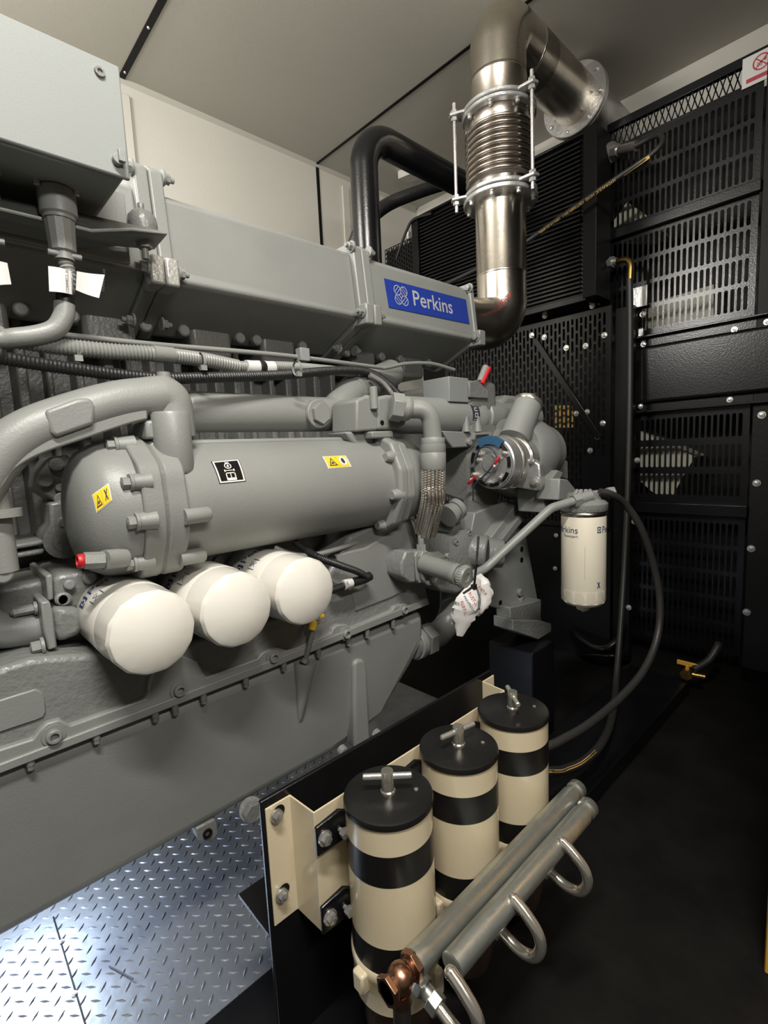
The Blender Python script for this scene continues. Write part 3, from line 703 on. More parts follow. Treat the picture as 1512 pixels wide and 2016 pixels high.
def warn_sticker(P, fmap, par, hand=True):
    s0 = MB(); quadpatch(s0, P, fmap(e_)); s0 = s0.build('warning_sticker', PAPER, par); s0['label'] = 'yellow warning sticker with white border'
    y = MB(); I = inset(P, .90); quadpatch(y, I, fmap(2 * e_)); y.build('yellow_field', YELL, s0)
    g = sub(P, 0, 0, 1, 1); f = fmap(3 * e_); k_ = MB()
    T1, T2 = [(.28, .16), (.45, .82), (.11, .82)], [(.28, .30), (.39, .75), (.17, .75)]
    for k in range(3): shp(k_, [T1[k], T1[(k + 1) % 3], T2[(k + 1) % 3], T2[k]], g, f)
    shp(k_, [(.22, .60), (.27, .50), (.34, .60), (.30, .68), (.22, .68)], g, f)
    shp(k_, [(.50, .08), (.512, .08), (.512, .92), (.50, .92)], g, f)
    w = MB()
    if hand:
        shp(w, rg(.74, .48, .165, .36), g, f)
        w.build('white_disc', PAPER, s0)
        f2 = fmap(4 * e_)
        shp(k_, [(.70, .25), (.78, .30), (.80, .60), (.74, .72), (.68, .60), (.66, .45)], g, f2)
    else:
        shp(k_, [(.66, .2), (.72, .2), (.84, .8), (.78, .8)], g, f); shp(k_, [(.82, .2), (.86, .25), (.68, .8), (.64, .75)], g, f)
    k_.build('print', INK, s0)
P = [on_shell(*q, CR) for q in ((634, 899), (680, 897), (692, 919), (646, 923))]
warn_sticker(P, lambda e: shell_map(CR + e), cool)
# sticker on the end cap: mapped on its surface of revolution
cp_prof = [(.275, .123), (.255, .122), (.228, .117), (.206, .104), (.192, .080), (.184, .045), (.182, .02)]
def cap_r(x):
    for (x0, r0), (x1, r1) in zip(cp_prof, cp_prof[1:]):
        if x1 <= x <= x0: return r1 + (r0 - r1) * (x - x1) / (x0 - x1)
    return .122 if x > .25 else .02
def on_cap(px, py):
    d = ray(px, py); t = .5
    while t < 3:
        p = d * (t / FOC)
        if p.x > .182 and math.hypot(p.y - CY_, p.z - CZ_) < cap_r(p.x): break
        t += .001
    return p.x, math.atan2(p.z - CZ_, CY_ - p.y)
P = [on_cap(*q) for q in ((181, 975), (214, 951), (221, 985), (190, 1010))]
warn_sticker(P, lambda e: (lambda x, a: V((x - e * .7, CY_ - math.cos(a) * (cap_r(x) + e), CZ_ + math.sin(a) * (cap_r(x) + e)))), cap_, False)
b = MB(); b.prism([aY(a, c, .895) for a, c in ((214, 940), (262, 930), (268, 985), (222, 984))], (.02, .05, 0)); b.build('cast_pad', GREY, cap_, bevel=.012, bseg=4)

# --- coolant elbow casting (left)
YE = .955
path = cmr([aY(-150, 1330, YE + .08)] + outY([(-135, 1180), (-120, 1130), (-60, 985), (-5, 900), (60, 850), (150, 815), (230, 792), (290, 783)], YE), 8)
path = path + fillet([aY(290, 783, YE), aY(336, 776, YE), aY(346, 860, YE)], .045, 10)[1:]
b = MB(); b.tube(path, .036, 24); elb = b.build('coolant_elbow', GREY, eng)
lp_ = cmr(outY([(-70, 1062), (5, 960), (30, 925), (80, 895), (170, 863), (250, 836), (292, 825)], YE - .028), 6)
b = MB()
for q, (p, n_) in enumerate(zip(lp_, lp_[1:])):
    pass
up_ = [p + Z_ * .030 for p in lp_]
A = [b.bm.verts.new(p) for p in lp_]; Bv = [b.bm.verts.new(p) for p in up_]; C = [b.bm.verts.new(p + Y_ * .06) for p in lp_]; D = [b.bm.verts.new(p + Y_ * .06) for p in up_]
for k in range(len(A) - 1):
    for q in ((A, Bv), (Bv, D), (D, C), (C, A)): b.face([q[0][k], q[0][k + 1], q[1][k + 1], q[1][k]])
b.face([A[0], Bv[0], D[0], C[0]]); b.face([A[-1], C[-1], D[-1], Bv[-1]])
b.build('lower_web', GREY, elb, bevel=.003)
MB().prism(outY([(88, 808), (150, 785), (178, 782), (190, 800), (186, 835), (110, 862), (98, 850)], YE - .038), (0, .03, 0)).build('raised_pad', GREY, elb, bevel=.006, bseg=3)
b = MB(); b.lathe([(.021, 0), (.019, .04), (.012, .043), (.012, .052), (0, .052)], aY(327, 790, YE), Z_, 24, cap=False); b.build('top_boss', GREY, elb)
for k, (px, py) in enumerate(((198, 812), (215, 806), (232, 800), (248, 795), (264, 791))): pass
def raised(body, px0, py0, px1, py1, Y, size, par, m=GREY):
    o = aY(px0, py0, Y); u = (aY(px1, py1, Y) - o).normalized(); v = V((0, -.25, 1)).normalized()
    return MB().text(body, size, o, u, v).build('cast_lettering', m, par)
b = MB(); b.lathe([(.030, 0), (.033, .006), (.033, .105), (.030, .11)], aY(346, 932, YE - .030), Z_, 28); b.build('down_leg', GREY, elb)
MB().prism(outY([(288, 828), (350, 822), (375, 840), (374, 866), (288, 864)], YE - .03), (0, .08, 0)).build('joint_flange', GREY, elb, bevel=.005, bseg=2)
MB().prism(outY([(300, 866), (378, 862), (380, 905), (352, 935), (328, 900), (290, 880)], YE - .025), (0, .08, 0)).build('saddle', GREY, elb, bevel=.010, bseg=3)
p = aY(326, 838, YE - .045); b = MB(); b.rod(p - Z_ * .045, p + Z_ * .014, .011); b.hexa(p + Z_ * .014, Z_, .010, .010); b.build('joint_bolt', GREY, elb)
b = MB(); b.lathe([(.026, 0), (.026, .012)], aY(5, 1018, YE), Z_, 24); b.lathe([(.020, 0), (.020, .15)], aY(8, 1125, YE + .01), Z_, 24); b.build('side_pipe', GREY, elb)
b = MB(); disc(b, aY(4, 1130, YE + .005), -Y_, .014, .012); b.build('bolt', GREY, elb)

# --- coolant tube and its elbow
b = MB(); b.lathe([(.030, .425), (.040, .432), (.0445, .445), (.0445, .80), (.043, .815)], (0, 1.08, .1045), X_, 36); ct = b.build('coolant_tube', GREY, eng)
p = aY(625, 815, 1.035); b = MB(); b.cyl(p + Y_ * .03, p - Y_ * .004, .036, seg=32); b.lathe([(.036, 0), (.036, .004), (.034, .006)], p - Y_ * .004, -Y_, 32); b.hexa(p - Y_ * .008, -Y_, .027, .014, .1); b.build('hex_plug', GREY, ct, bevel=.001)
q0 = V((.79, 1.08, .1045)); q1 = aY(700, 770, 1.12); q2 = aY(770, 735, 1.2)
ep = cmr([q0, q0 + X_ * .05 + Z_ * .004, aY(672, 796, 1.09), q1, q2], 8)
b = MB(); b.tube(ep, .0445, 32); b.build('tube_elbow', GREY, ct)
b = MB(); dvec = (q2 - q1).normalized(); b.lathe([(.0455, -.004), (.0475, 0), (.0475, .014), (.0455, .018), (.0455, .03), (.0475, .034), (.0475, .048), (.0455, .052)], q1 - dvec * .02, dvec, 32); b.build('hose_clamp', GREYR, ct)
for px, py in ((700, 757), (716, 757)): b = MB(); b.cyl(aY(px - 6, py - 3, 1.09), aY(px + 6, py - 1, 1.09), .007, seg=10); b.build('clamp_screw', GREY, ct)

# --- thermostat / relief valve block on the cooler
YT = .93
b = MB().prism(outY([(702, 788), (718, 780), (742, 780), (745, 847), (702, 850)], YT), (0, .10, 0)); vb = b.build('valve_block', GREY, eng, bevel=.006, bseg=3)
MB().prism(outY([(742, 782), (764, 777), (800, 780), (806, 795), (800, 836), (782, 846), (744, 846)], YT - .004), (0, .09, 0)).build('valve_body', GREY, vb, bevel=.008, bseg=3)
MB().prism(outY([(732, 849), (774, 848), (776, 862), (770, 862), (734, 863)], YT - .012), (0, .10, 0)).build('base_flange', GREY, vb, bevel=.004, bseg=2)
MB().prism(outY([(680, 850), (735, 848), (740, 880), (742, 905), (700, 878)], YT + .02), (0, .08, 0)).build('web', GREY, vb, bevel=.006, bseg=2)
b = MB(); b.lathe([(.028, 0), (.026, .06)], aY(752, 915, YT + .02), Z_, 28); b.build('neck', GREY, vb)
b = MB(); p = aY(737, 806, YT - .006); b.rod(p, p + Z_ * .055, .010); b.rod(aY(722, 786, YT + .01), aY(722, 779, YT + .01), .010); b.build('block_bolt', GREY, vb)
b = MB(); b.lathe([(.006, 0), (.006, .0015), (0, .0015)], aY(752, 832, YT - .0045), -Y_, 14, cap=False); b.build('tapping', BLACKM, vb)
# big hex union and hose elbow
u0, u1, u2, u3 = aY(770, 800, YT - .03), aY(800, 805, YT - .05), aY(846, 806, YT - .085), aY(852, 862, YT - .085)
ux = (u1 - u0).normalized()
b = MB(); b.hexa(u0, ux, .036, (u1 - u0).length * .75, .2); b.cyl(u0 + ux * (u1 - u0).length * .7, u1 + ux * .004, .031, seg=28); b.lathe([(.028, 0), (.030, .004), (.026, .012)], u1, ux, 28); hh = b.build('hose_union', GREY, vb, bevel=.002)
b = MB(); b.tube(fillet([u1, u2, u3], .052, 12), .0235, 28); b.build('hose_elbow', GREY, vb)

bh = thing('braided_hose', aY(848, 1045, YT - .085), 'braided steel hose with grey collar hanging between cooler and fuel pump', 'hose')
h0, h1, h2, h3 = u3, aY(853, 925, YT - .085), aY(852, 985, YT - .075), aY(838, 1046, YT - .02)
ax_ = (h1 - h0)
b = MB(); L_ = ax_.length; b.lathe([(.030, 0), (.031, .002), (.031, L_ * .18), (.0305, L_ * .2), (.033, L_ * .21), (.033, L_ * .45), (.0325, L_ * .46), (.033, L_ * .47), (.033, L_ - .003), (.031, L_)], h0, ax_, 32); b.build('collar', GREY, bh)
def braided(n):
    m = mat(n, (0.60, 0.55, 0.47), 0.26, 1.0); nt = m.node_tree; bs = nt.nodes['Principled BSDF']
    tc = nt.nodes.new('ShaderNodeTexCoord'); ck = []
    for s_ in (1, -1):
        w = nt.nodes.new('ShaderNodeTexWave'); w.inputs['Scale'].default_value = 70; w.bands_direction = 'DIAGONAL'
        mp = nt.nodes.new('ShaderNodeMapping'); mp.inputs['Scale'].default_value = (s_, s_, 1.2)
        nt.links.new(tc.outputs['Object'], mp.inputs['Vector']); nt.links.new(mp.outputs[0], w.inputs['Vector']); ck.append(w)
    mu = nt.nodes.new('ShaderNodeMath'); mu.operation = 'MULTIPLY'
    nt.links.new(ck[0].outputs['Fac'], mu.inputs[0]); nt.links.new(ck[1].outputs['Fac'], mu.inputs[1])
    bp = nt.nodes.new('ShaderNodeBump'); bp.inputs['Strength'].default_value = 0.9; bp.inputs['Distance'].default_value = .003
    nt.links.new(mu.outputs[0], bp.inputs['Height']); nt.links.new(bp.outputs['Normal'], bs.inputs['Normal'])
    return m
BRAID = braided('steel_braid')
b = MB(); pb = resample(cmr([h1 - Z_ * -.004, h1.lerp(h2, .5) - X_ * .001, h2, h3], 12), .0032)
b.tube(pb, .0285, 28); b.build('braid', STEELD, bh, sharp=60)
# raised strands wound both ways around the braid
b = MB()
def frames(P):
    t = (P[1] - P[0]).normalized(); _, u, w = frame(t); out = []
    for i, p in enumerate(P):
        tn = (P[min(i + 1, len(P) - 1)] - P[max(i - 1, 0)]).normalized(); u = (u - tn * u.dot(tn)).normalized(); out.append((p, u, tn.cross(u)))
    return out
FR = frames(pb)
for k in range(18):
    b.tube([p + (u * math.cos(2 * PI * k / 18) + w * math.sin(2 * PI * k / 18)) * .0288 for i, (p, u, w) in enumerate(FR)], .004, 6, rf=lambda i, k=k: .0042 if (i + k) % 2 else .0026)
kb = b.build('braid_strands', CHROME, bh); kb['kind'] = 'stuff'

# --- intake manifold
MY, MZ = 1.12, .394
def mprof(s_=1.0, x=0, gx=0):
    base = [(1.12, .394), (1.127, .405), (1.145, .565), (1.165, .580), (1.46, .580), (1.48, .56), (1.50, .40), (1.33, .315), (1.30, .310), (1.128, .384)]
    c = V((1.31, .45))
    return [V((x, c.x + (y - c.x) * s_, c.y + (z - c.y) * s_)) for y, z in base]
def mseg(x0, x1, name, par, s_=1.0, bev=.012): return MB().prism(mprof(s_, x0), (x1 - x0, 0, 0)).build(name, GREY, par, bevel=bev, bseg=4, sharp=20)
man = mseg(-1.5, -.16, 'intake_manifold', eng)
mseg(-.06, .40, 'manifold_section', man); mseg(.455, .985, 'manifold_section', man); mseg(1.045, 1.535, 'manifold_section', man)
def mflange(xc, th, n2, rough, rise):
    for k in range(n2):
        x0 = xc - th + k * th
        MB().prism([p + V((0, 0, rise if p.z > .5 else 0)) for p in mprof(1.085, x0 + .0008)], (th - .0016, 0, 0)).build('flange', GREY, man, bevel=.004, bseg=2, sharp=20)
        MB().bb(x0 + .001, x0 + th - .001, MY - .034, MY + .06, MZ - .030, MZ + .028).build('flange_lug', BRIGHT if rough else GREY, man, bevel=.005, bseg=2)
    for y, z, ax in ((MY - .018, MZ + .004, 1), (1.135, .578 + rise * .7, 1), (1.22, .318, 1)):
        for s_ in ((-1, 1) if n2 == 2 else (-1,)):
            p = V((xc + s_ * th * (1 if n2 == 2 else 1), y, z))
            b = MB(); b.bolt(p, X_ * s_, .011, .012); b.rod(p, p + X_ * s_ * .024, .006, seg=10); b.build('bolt', GREY, man)
mflange(.428, .031, 2, True, .034); mflange(1.015, .032, 2, False, .010); mflange(-.11, .031, 2, True, .034)
MB().prism(mprof(1.07, 1.535), (.022, 0, 0)).build('flange', GREY, man, bevel=.004, bseg=2, sharp=20)
MB().bb(1.535, 1.572, MY - .026, MY + .06, MZ - .028, MZ + .026).build('flange_lug', GREY, man, bevel=.005, bseg=2)
for y, z in ((MY - .012, MZ), (1.135, .572)): MB().bolt((1.535, y, z), -X_, .011, .014).build('bolt', GREY, man)
MB().lathe([(.099, 0), (.099, .02)], (1.557, 1.238, .475), X_, 36).build('outlet_ring', GREYD, man)
# ports down to the heads
for xx in (-.72, -.30, .12, .36, .60, .80, 1.12, 1.36):
    MB().bb(xx - .055, xx + .055, 1.26, 1.42, .26, .36).build('inlet_port', GREYD, man, bevel=.012, bseg=2)
    for s_ in (-1, 1):
        b = MB(); disc(b, V((xx + s_ * .075, 1.262, .318)), -Y_, .014, .016); b.build('port_bolt', GREY, man)
# badge
NF = V((0, -.16, .018)).normalized(); NF = V((0, -1, .112)).normalized(); FP = V((0, 1.127, .405))
BQ = [rpl(a, c, FP - NF * -.0015, NF) for a, c in ((765.5, 605), (924, 638), (917, 590), (756, 548))]
bd = MB(); bd.prism([p for p in BQ], NF * .001); bd = bd.build('badge', BLUE, man); bd['label'] = 'blue maker badge'
bu = (BQ[1] - BQ[0]).normalized(); bv = (BQ[3] - BQ[0]); bv = (bv - bu * bv.dot(bu)).normalized()
Wb, Hb = (BQ[1] - BQ[0]).length, (BQ[3] - BQ[0]).dot(bv)
bu2 = (BQ[2] - BQ[3]).normalized()
off = NF * .0016
tx = MB().text('Perkins', Hb * .80, BQ[0] + bu * Wb * .275 + bv * Hb * .27 + off, bu, bv, off=.0006)
# emblem: four interlinked outlined rings with a diagonal stroke each
def ringp(b, c, u, v, r0, r1, n=24):
    for k in range(n):
        a0, a1 = 2 * PI * k / n, 2 * PI * (k + 1) / n
        b.poly([c + (u * math.cos(a) + v * math.sin(a)) * r for a, r in ((a0, r0), (a1, r0), (a1, r1), (a0, r1))])
ec = BQ[0] + bu * Wb * .150 + bv * Hb * .52 + off
for sx, sy in ((-1, 1), (1, 1), (-1, -1), (1, -1)):
    c = ec + bu * sx * Hb * .165 + bv * sy * Hb * .165
    ringp(tx, c, bu, bv, Hb * .155, Hb * .185)
    dd = (bu * sy + bv * sx).normalized() if False else (bu - bv * sx * sy).normalized(); pp = (bu + bv * sx * sy).normalized()
    for o_ in (-.05, .05):
        l0, l1 = c + pp * Hb * o_ - dd * Hb * .17, c + pp * Hb * o_ + dd * Hb * .17
        tx.poly([l0 - pp * Hb * .012, l1 - pp * Hb * .012, l1 + pp * Hb * .012, l0 + pp * Hb * .012])
tx.build('lettering', SILV, bd)
# ================================================================ ENGINE, FRONT END
fc_ = MB(); fc_.bb(1.34, 1.50, 1.0, 1.75, -.52, .22); case = fc_.build('timing_case', GREYD, eng, bevel=.02, bseg=3)
# water pipe housing with sticker
b = MB(); b.lathe([(.045, 1.02), (.056, 1.06), (.057, 1.40), (.060, 1.405), (.060, 1.43), (.054, 1.435), (.054, 1.455), (.060, 1.46), (.060, 1.485), (.056, 1.49), (.056, 1.80)], (0, 1.05, .105), X_, 36); wp = b.build('water_pipe', GREY, eng)
MB().prism(outY([(985, 790), (1000, 777), (1030, 780), (1045, 800), (1048, 850), (985, 850)], 1.02), (0, .12, 0)).build('pipe_elbow_housing', GREY, wp, bevel=.015, bseg=3)
MB().prism(outY([(872, 848), (925, 850), (935, 855), (930, 880), (892, 882), (880, 865)], 1.0), (0, .05, 0)).build('pipe_bracket', GREY, wp, bevel=.004)
b = MB(); disc(b, aY(922, 870, .998), -Y_, .012, .010); b.build('bolt', GREY, wp)
MB().prism(outY([(933, 852), (968, 850), (969, 864), (964, 864), (964, 855), (938, 857), (936, 866), (932, 866)], .98), (0, .05, 0)).build('strap', GREY, wp, bevel=.002)
for px in (918, 940): b = MB(); b.lathe([(.016, 0), (.010, .035), (.009, .05)], aY(px, 850, 1.0), Z_, 16); b.build('stud_boss', GREY, wp)
def wmap(e): return lambda x, a: V((x, 1.05 - math.cos(a) * (.057 + e), .105 + math.sin(a) * (.057 + e)))
P = [(1.345, .75), (1.385, .75), (1.385, -.30), (1.345, -.30)]
s0 = MB(); quadpatch(s0, P, wmap(.0006)); s0 = s0.build('pipe_sticker', INK, wp); s0['label'] = 'small black sticker on the water pipe'
g = sub(P, 0, 0, 1, 1); b = MB()
for u0, v0, u1, v1 in ((.12, .04, .88, .06), (.12, .94, .88, .96), (.3, .60, .7, .64), (.3, .80, .7, .84), (.3, .60, .38, .84), (.62, .60, .7, .84), (.3, .30, .7, .34), (.3, .46, .7, .50), (.3, .30, .38, .50)): shp(b, [(u0, v0), (u1, v0), (u1, v1), (u0, v1)], g, wmap(.0012))
b.build('print', PAPER, s0)
sb = MB().bb(1.237, 1.335, 1.0, 1.11, .145, .222); sb.build('sensor_box', GREYB, eng, bevel=.002)
b = MB(); p0, p1 = aY(945, 752, 1.0), aY(957, 722, 1.0); b.rod(p0, p1, .012); rs = b.build('sensor_stem', GREY, eng)
MB().rod(aY(949, 756, .99), aY(963, 724, .99), .008).build('sensor_strip', RED, rs)['label'] = 'red sensor body'
MB().prism(outY([(924, 752), (940, 748), (962, 768), (962, 785), (925, 782)], .99), (0, .06, 0)).build('sensor_block', GREYR, eng, bevel=.003, bseg=2)
# gear case / pump body behind the alternator
b = MB(); b.lathe([(.118, 1.49), (.125, 1.50), (.125, 1.60), (.110, 1.64), (.10, 1.70)], (0, .95, -.030), X_, 40); gb = b.build('pump_body', GREY, eng)
MB().prism(outY([(1038, 820), (1060, 845), (1078, 872), (1090, 920), (1080, 960), (1040, 985), (1000, 960), (1010, 850)], .92), (0, .10, 0)).build('pump_bulge', GREY, gb, bevel=.02, bseg=4)
MB().prism(outY([(1055, 845), (1080, 845), (1092, 862), (1060, 866)], .90), (0, .06, 0)).build('pump_ear', GREYR, gb, bevel=.006)
MB().prism(outY([(1085, 905), (1118, 907), (1119, 945), (1090, 935)], .90), (0, .05, 0)).build('pump_ear', GREYR, gb, bevel=.004)
n0, n1 = V((1.44, .90, .020)), V((1.525, .90, .130)); nd = (n1 - n0).normalized()
b = MB(); b.lathe([(.050, 0), (.046, (n1 - n0).length)], n0, nd, 32); fn = b.build('filler_neck', GREY, gb)
b = MB(); b.lathe([(.047, 0), (.049, .003), (.049, .014), (.045, .017), (.030, .019), (.030, .015), (0, .016)], n1, nd, 32); fcap = b.build('filler_cap', CHROME, fn)
b = MB(); t0 = n1 + nd * .017; b.cyl(t0, t0 + nd * .022, .006, seg=12); b.box(t0 + nd * .028, (.036, .008, .014)); b.build('thumb_lever', ALU, fcap, bevel=.002)
# support plate and foot
pl_ = MB().prism(outY([(935, 1010), (1000, 985), (1037, 1060), (1068, 1230), (1040, 1216), (965, 1192), (935, 1140), (925, 1060)], .985), (0, .05, 0)); spp = pl_.build('support_plate', GREY, eng, bevel=.004)
for px, py in ((1027, 1081), (1027, 1102), (985, 1187)):
    b = MB(); b.lathe([(.010, 0), (.010, .001), (0, .001)], aY(px, py, .984), -Y_, 16, cap=False); b.build('hole', BLACKM, spp)
for px, py in ((1022, 1166), (1025, 1181), (1007, 1197), (1052, 1203)): b = MB(); disc(b, aY(px, py, .984), -Y_, .015, .012); b.build('bolt', GREYR, spp)
f0 = aY(1005, 1205, .93)
ft = MB(); ft.prism(outY([(1004, 1196), (1050, 1185), (1066, 1180), (1064, 1252), (1058, 1258), (1006, 1240)], .94), (0, .06, 0)); ft.prism(outY([(1010, 1242), (1060, 1260), (1086, 1244), (1086, 1228), (1064, 1222), (1010, 1220)], .90), (0, .08, 0)); ft.build('mounting_foot', GREYR, eng, bevel=.004)
pp = aY(1035, 1256, .94)
mp = MB().bb(pp.x - .09, pp.x + .06, .86, 1.04, FZ, pp.z - .01).build('mounting_post', BLACK, bevel=.004); tag(mp, 'black square steel post standing under the engine mounting foot', 'post')
st_ = MB(); st_.prism(outY([(966, 1060), (1018, 990), (1034, 990), (980, 1064)], .95), (0, .04, 0)); st_.build('diagonal_strut', GREY, eng, bevel=.004)
st_ = MB(); st_.prism(outY([(985, 1066), (1035, 1000), (1048, 1003), (996, 1070)], .93), (0, .03, 0)); st_.build('diagonal_strut', GREYR, eng, bevel=.004)
MB().prism(outY([(1070, 965), (1098, 925), (1110, 930), (1088, 975), (1080, 1010), (1072, 1010)], .82), (0, .10, 0)).build('filter_bracket', GREY, eng, bevel=.004)
MB().prism(outY([(1100, 985), (1102, 942), (1118, 944), (1138, 968), (1120, 985)], .76), (0, .08, 0)).build('filter_bracket', GREY, eng, bevel=.004)
# fuel pump group
fp0 = aY(905, 1090, .97)
b = MB(); b.lathe([(.085, .06), (.085, .02), (.080, 0), (.080, -.02), (.06, -.03), (.03, -.032), (0, -.032)], fp0, Y_, 36); fp = b.build('fuel_pump', GREYR, eng)
for a in range(6):
    an = a * PI / 3 + .3; b = MB(); b.socket(fp0 + V((math.cos(an) * .068, -.022, math.sin(an) * .068)), -Y_, .009, .010); b.build('socket_bolt', GREYR, fp)
fp1 = aY(958, 1088, .92)
b = MB(); b.lathe([(.055, .06), (.055, 0), (.050, -.004), (.0, -.004)], fp1, V((-.5, 1, .1)), 32); b.lathe([(.050, .0), (.046, -.045), (.044, -.05), (0, -.05)], fp1, V((-.7, .7, .1)), 32); b.build('pump_head', GREYR, fp)
MB().prism(outY([(878, 1000), (895, 985), (915, 985), (917, 1050), (882, 1050)], .97), (0, .08, 0)).build('pump_neck', GREY, fp, bevel=.010, bseg=3)
b = MB(); p = aY(893, 1002, .95); b.lathe([(.034, 0), (.034, .02), (.028, .02), (.028, .035), (.034, .036), (.034, .055)], p + X_ * .02, -X_ * .8 - Z_ * .3, 28); b.build('union', GREY, fp)
MB().prism(outY([(865, 1125), (930, 1125), (925, 1160), (900, 1172), (870, 1165), (855, 1150)], .95), (0, .08, 0)).build('pump_base', GREYR, fp, bevel=.012, bseg=3)
# valve and solenoid
c0, c1 = V((.975, .895, -.305)), V((.985, .758, -.326)); cd = (c1 - c0).normalized()
b = MB(); b.lathe([(.026, 0), (.026, (c1 - c0).length * .70), (.028, (c1 - c0).length * .72), (.028, (c1 - c0).length * .82)], c0, cd, 28); sv = b.build('solenoid', GREY, fp)
b = MB(); L = (c1 - c0).length; b.lathe([(.020, L * .82), (.020, L * .88)], c0, cd, 20); e0 = c0 + cd * L * .88
for k in range(24):
    pass
b.lathe([(.027, 0), (.029, .003), (.029, .014), (.026, .018), (.012, .018), (.010, .016), (0, .016)], e0, cd, 32); kn = b.build('knurled_cap', GREY, sv)
b = MB(); a_, u_, w_ = frame(cd)
for k in range(28):
    q = e0 + (u_ * math.cos(2 * PI * k / 28) + w_ * math.sin(2 * PI * k / 28)) * .0288; b.cyl(q + cd * .004, q + cd * .014, .0014, seg=6)
kk = b.build('knurl', GREY, kn)
MB().prism(outY([(790, 1110), (800, 1085), (816, 1083), (820, 1148), (806, 1148), (792, 1135)], .90), (0, .08, 0)).build('valve_body', GREYR, fp, bevel=.006, bseg=2)
for px in (817, 829): MB().prism(outY([(px, 1095), (px + 4, 1086), (px + 14, 1084), (px + 18, 1140), (px + 10, 1150), (px + 3, 1140)], .90 - (px - 817) * .001), (0, .05, 0)).build('valve_flange', GREY, fp, bevel=.003)
MB().prism(outY([(828, 1088), (865, 1085), (885, 1100), (885, 1118), (838, 1115)], .91), (0, .06, 0)).build('valve_top', GREY, fp, bevel=.006, bseg=2)
for px, py in ((843, 1098), (879, 1094), (868, 1108), (843, 1147)): b = MB(); disc(b, aY(px, py, .885), -Y_, .008, .008); b.build('bolt', GREYR, fp)
# thin pipes
b = MB(); b.tube(cmr([aY(800, 1010, .95), aY(820, 1025, .93), aY(828, 1055, .91), aY(829, 1075, .91)], 6), .009, 12); b.hexa(aY(829, 1072, .91), -Z_, .014, .02); b.build('thin_pipe', GREY, eng)
b = MB(); b.tube(cmr([aY(540, 1078, .97), aY(570, 1090, .955), aY(610, 1094, .95), aY(660, 1082, .955), aY(705, 1066, .97), aY(740, 1048, 1.0)], 6), .0065, 12); b.build('thin_pipe', GREY, eng)
fpipe = MB(); q0, q1, q2, q3 = aY(925, 1135, .81), aY(955, 1120, .80), aY(1085, 1000, .70), aY(1128, 987, .665)
fpipe.tube(fillet([q0, q1, q2, q3], .06, 8), .0125, 16); fpipe = fpipe.build('fuel_pipe', GREY, eng)
# pan outlet elbow
b = MB(); b.tube(fillet([V((1.02, 1.0, -.580)), V((1.215, 1.0, -.580)), V((1.225, 1.0, -.40))], .085, 12), .040, 28); oe = b.build('outlet_elbow', GREYD, eng)
b = MB(); b.cyl((1.03, 1.0, -.58), (1.055, 1.0, -.58), .048, seg=28); b.hexa((1.065, 1.0, -.58), X_, .052, .035, .1); b.build('union_nut', GREY, oe, bevel=.002)

# ================================================================ ALTERNATOR
AO = V((1.33, .915, -.052))
alt = thing('alternator', AO, 'shiny silver alternator with red and white wire terminals on its end', 'alternator')
b = MB(); b.lathe([(.078, 0), (.083, .004), (.083, .05), (.085, .052), (.085, .075), (.081, .078), (.081, .10), (.085, .103), (.085, .15), (.070, .17), (.03, .175)], AO, X_, 48); b.build('body', ALU, alt)
b = MB(); b.lathe([(.0855, .050), (.088, .053), (.088, .060), (.0855, .063)], AO, X_, 48, cap=False); b.lathe([(.0855, .100), (.0885, .103), (.0885, .112), (.0855, .115)], AO, X_, 48, cap=False); b.build('band', CHROME, alt)
b = MB(); b.lathe([(.079, 0), (.078, -.004), (.050, -.006), (.030, -.006), (.028, -.010), (0, -.010)], AO, X_, 48, cap=False); fa = b.build('end_plate', ALU, alt)
for k in range(9):
    a = 2 * PI * k / 9 + .3
    b = MB(); pts = []
    for q in range(7):
        aa = a - .22 + .44 * q / 6; pts.append(AO + V((-.0065, math.cos(aa) * .069, math.sin(aa) * .069)))
    b.tube(pts, .0055, 8); b.build('vent_slot', BLACKM, fa)
for y, z in ((.045, .012), (.035, .030), (-.032, .015), (-.055, .030), (.035, -.045), (.005, -.060), (-.04, -.045), (.06, -.035)):
    b = MB(); p = AO + V((-.006, y, z)); b.cyl(p, p - X_ * .016, .005, seg=10); b.hexa(p, -X_, .009, .008); b.build('terminal_stud', ZINC, fa)
b = MB()
for q in range(9):
    a0 = -.2 + 1.3 * q / 8
for q in range(8):
    a0, a1 = 1.9 + 1.25 * q / 8, 1.9 + 1.25 * (q + 1) / 8
    f = lambda a, r, x: AO + V((x, -math.cos(a - 1.55) * r if False else math.cos(a) * r, math.sin(a) * r))
    b.prism([f(a0 - .9, .060, -.004), f(a1 - .9, .060, -.004), f(a1 - .9, .086, -.004), f(a0 - .9, .086, -.004)], (-.010, 0, 0))
b.build('cover_ring', BLUEP, alt)['label'] = 'blue plastic segment'
wires = ((INK, [(.045, .012), (.02, .050), (-.02, .045), (-.035, .015)]), (INK, [(-.045, .020), (0, -.03), (.05, -.07), (.06, -.12)]), (RED, [(-.045, .02), (-.038, .008), (-.030, -.006)]), (RED, [(.045, -.040), (.060, -.055), (.075, -.065)]), (PAPER, [(-.036, .004), (-.028, -.010)]), (PAPER, [(.052, -.046), (.062, -.052)]))
for m_, pts in wires:
    P_ = [AO + V((-.022 - .004 * math.sin(i * 1.3), y, z)) for i, (y, z) in enumerate(pts)]
    MB().tube(cmr(P_, 6), .0028 if m_ is INK else .0045, 8).build('wire', m_, alt)
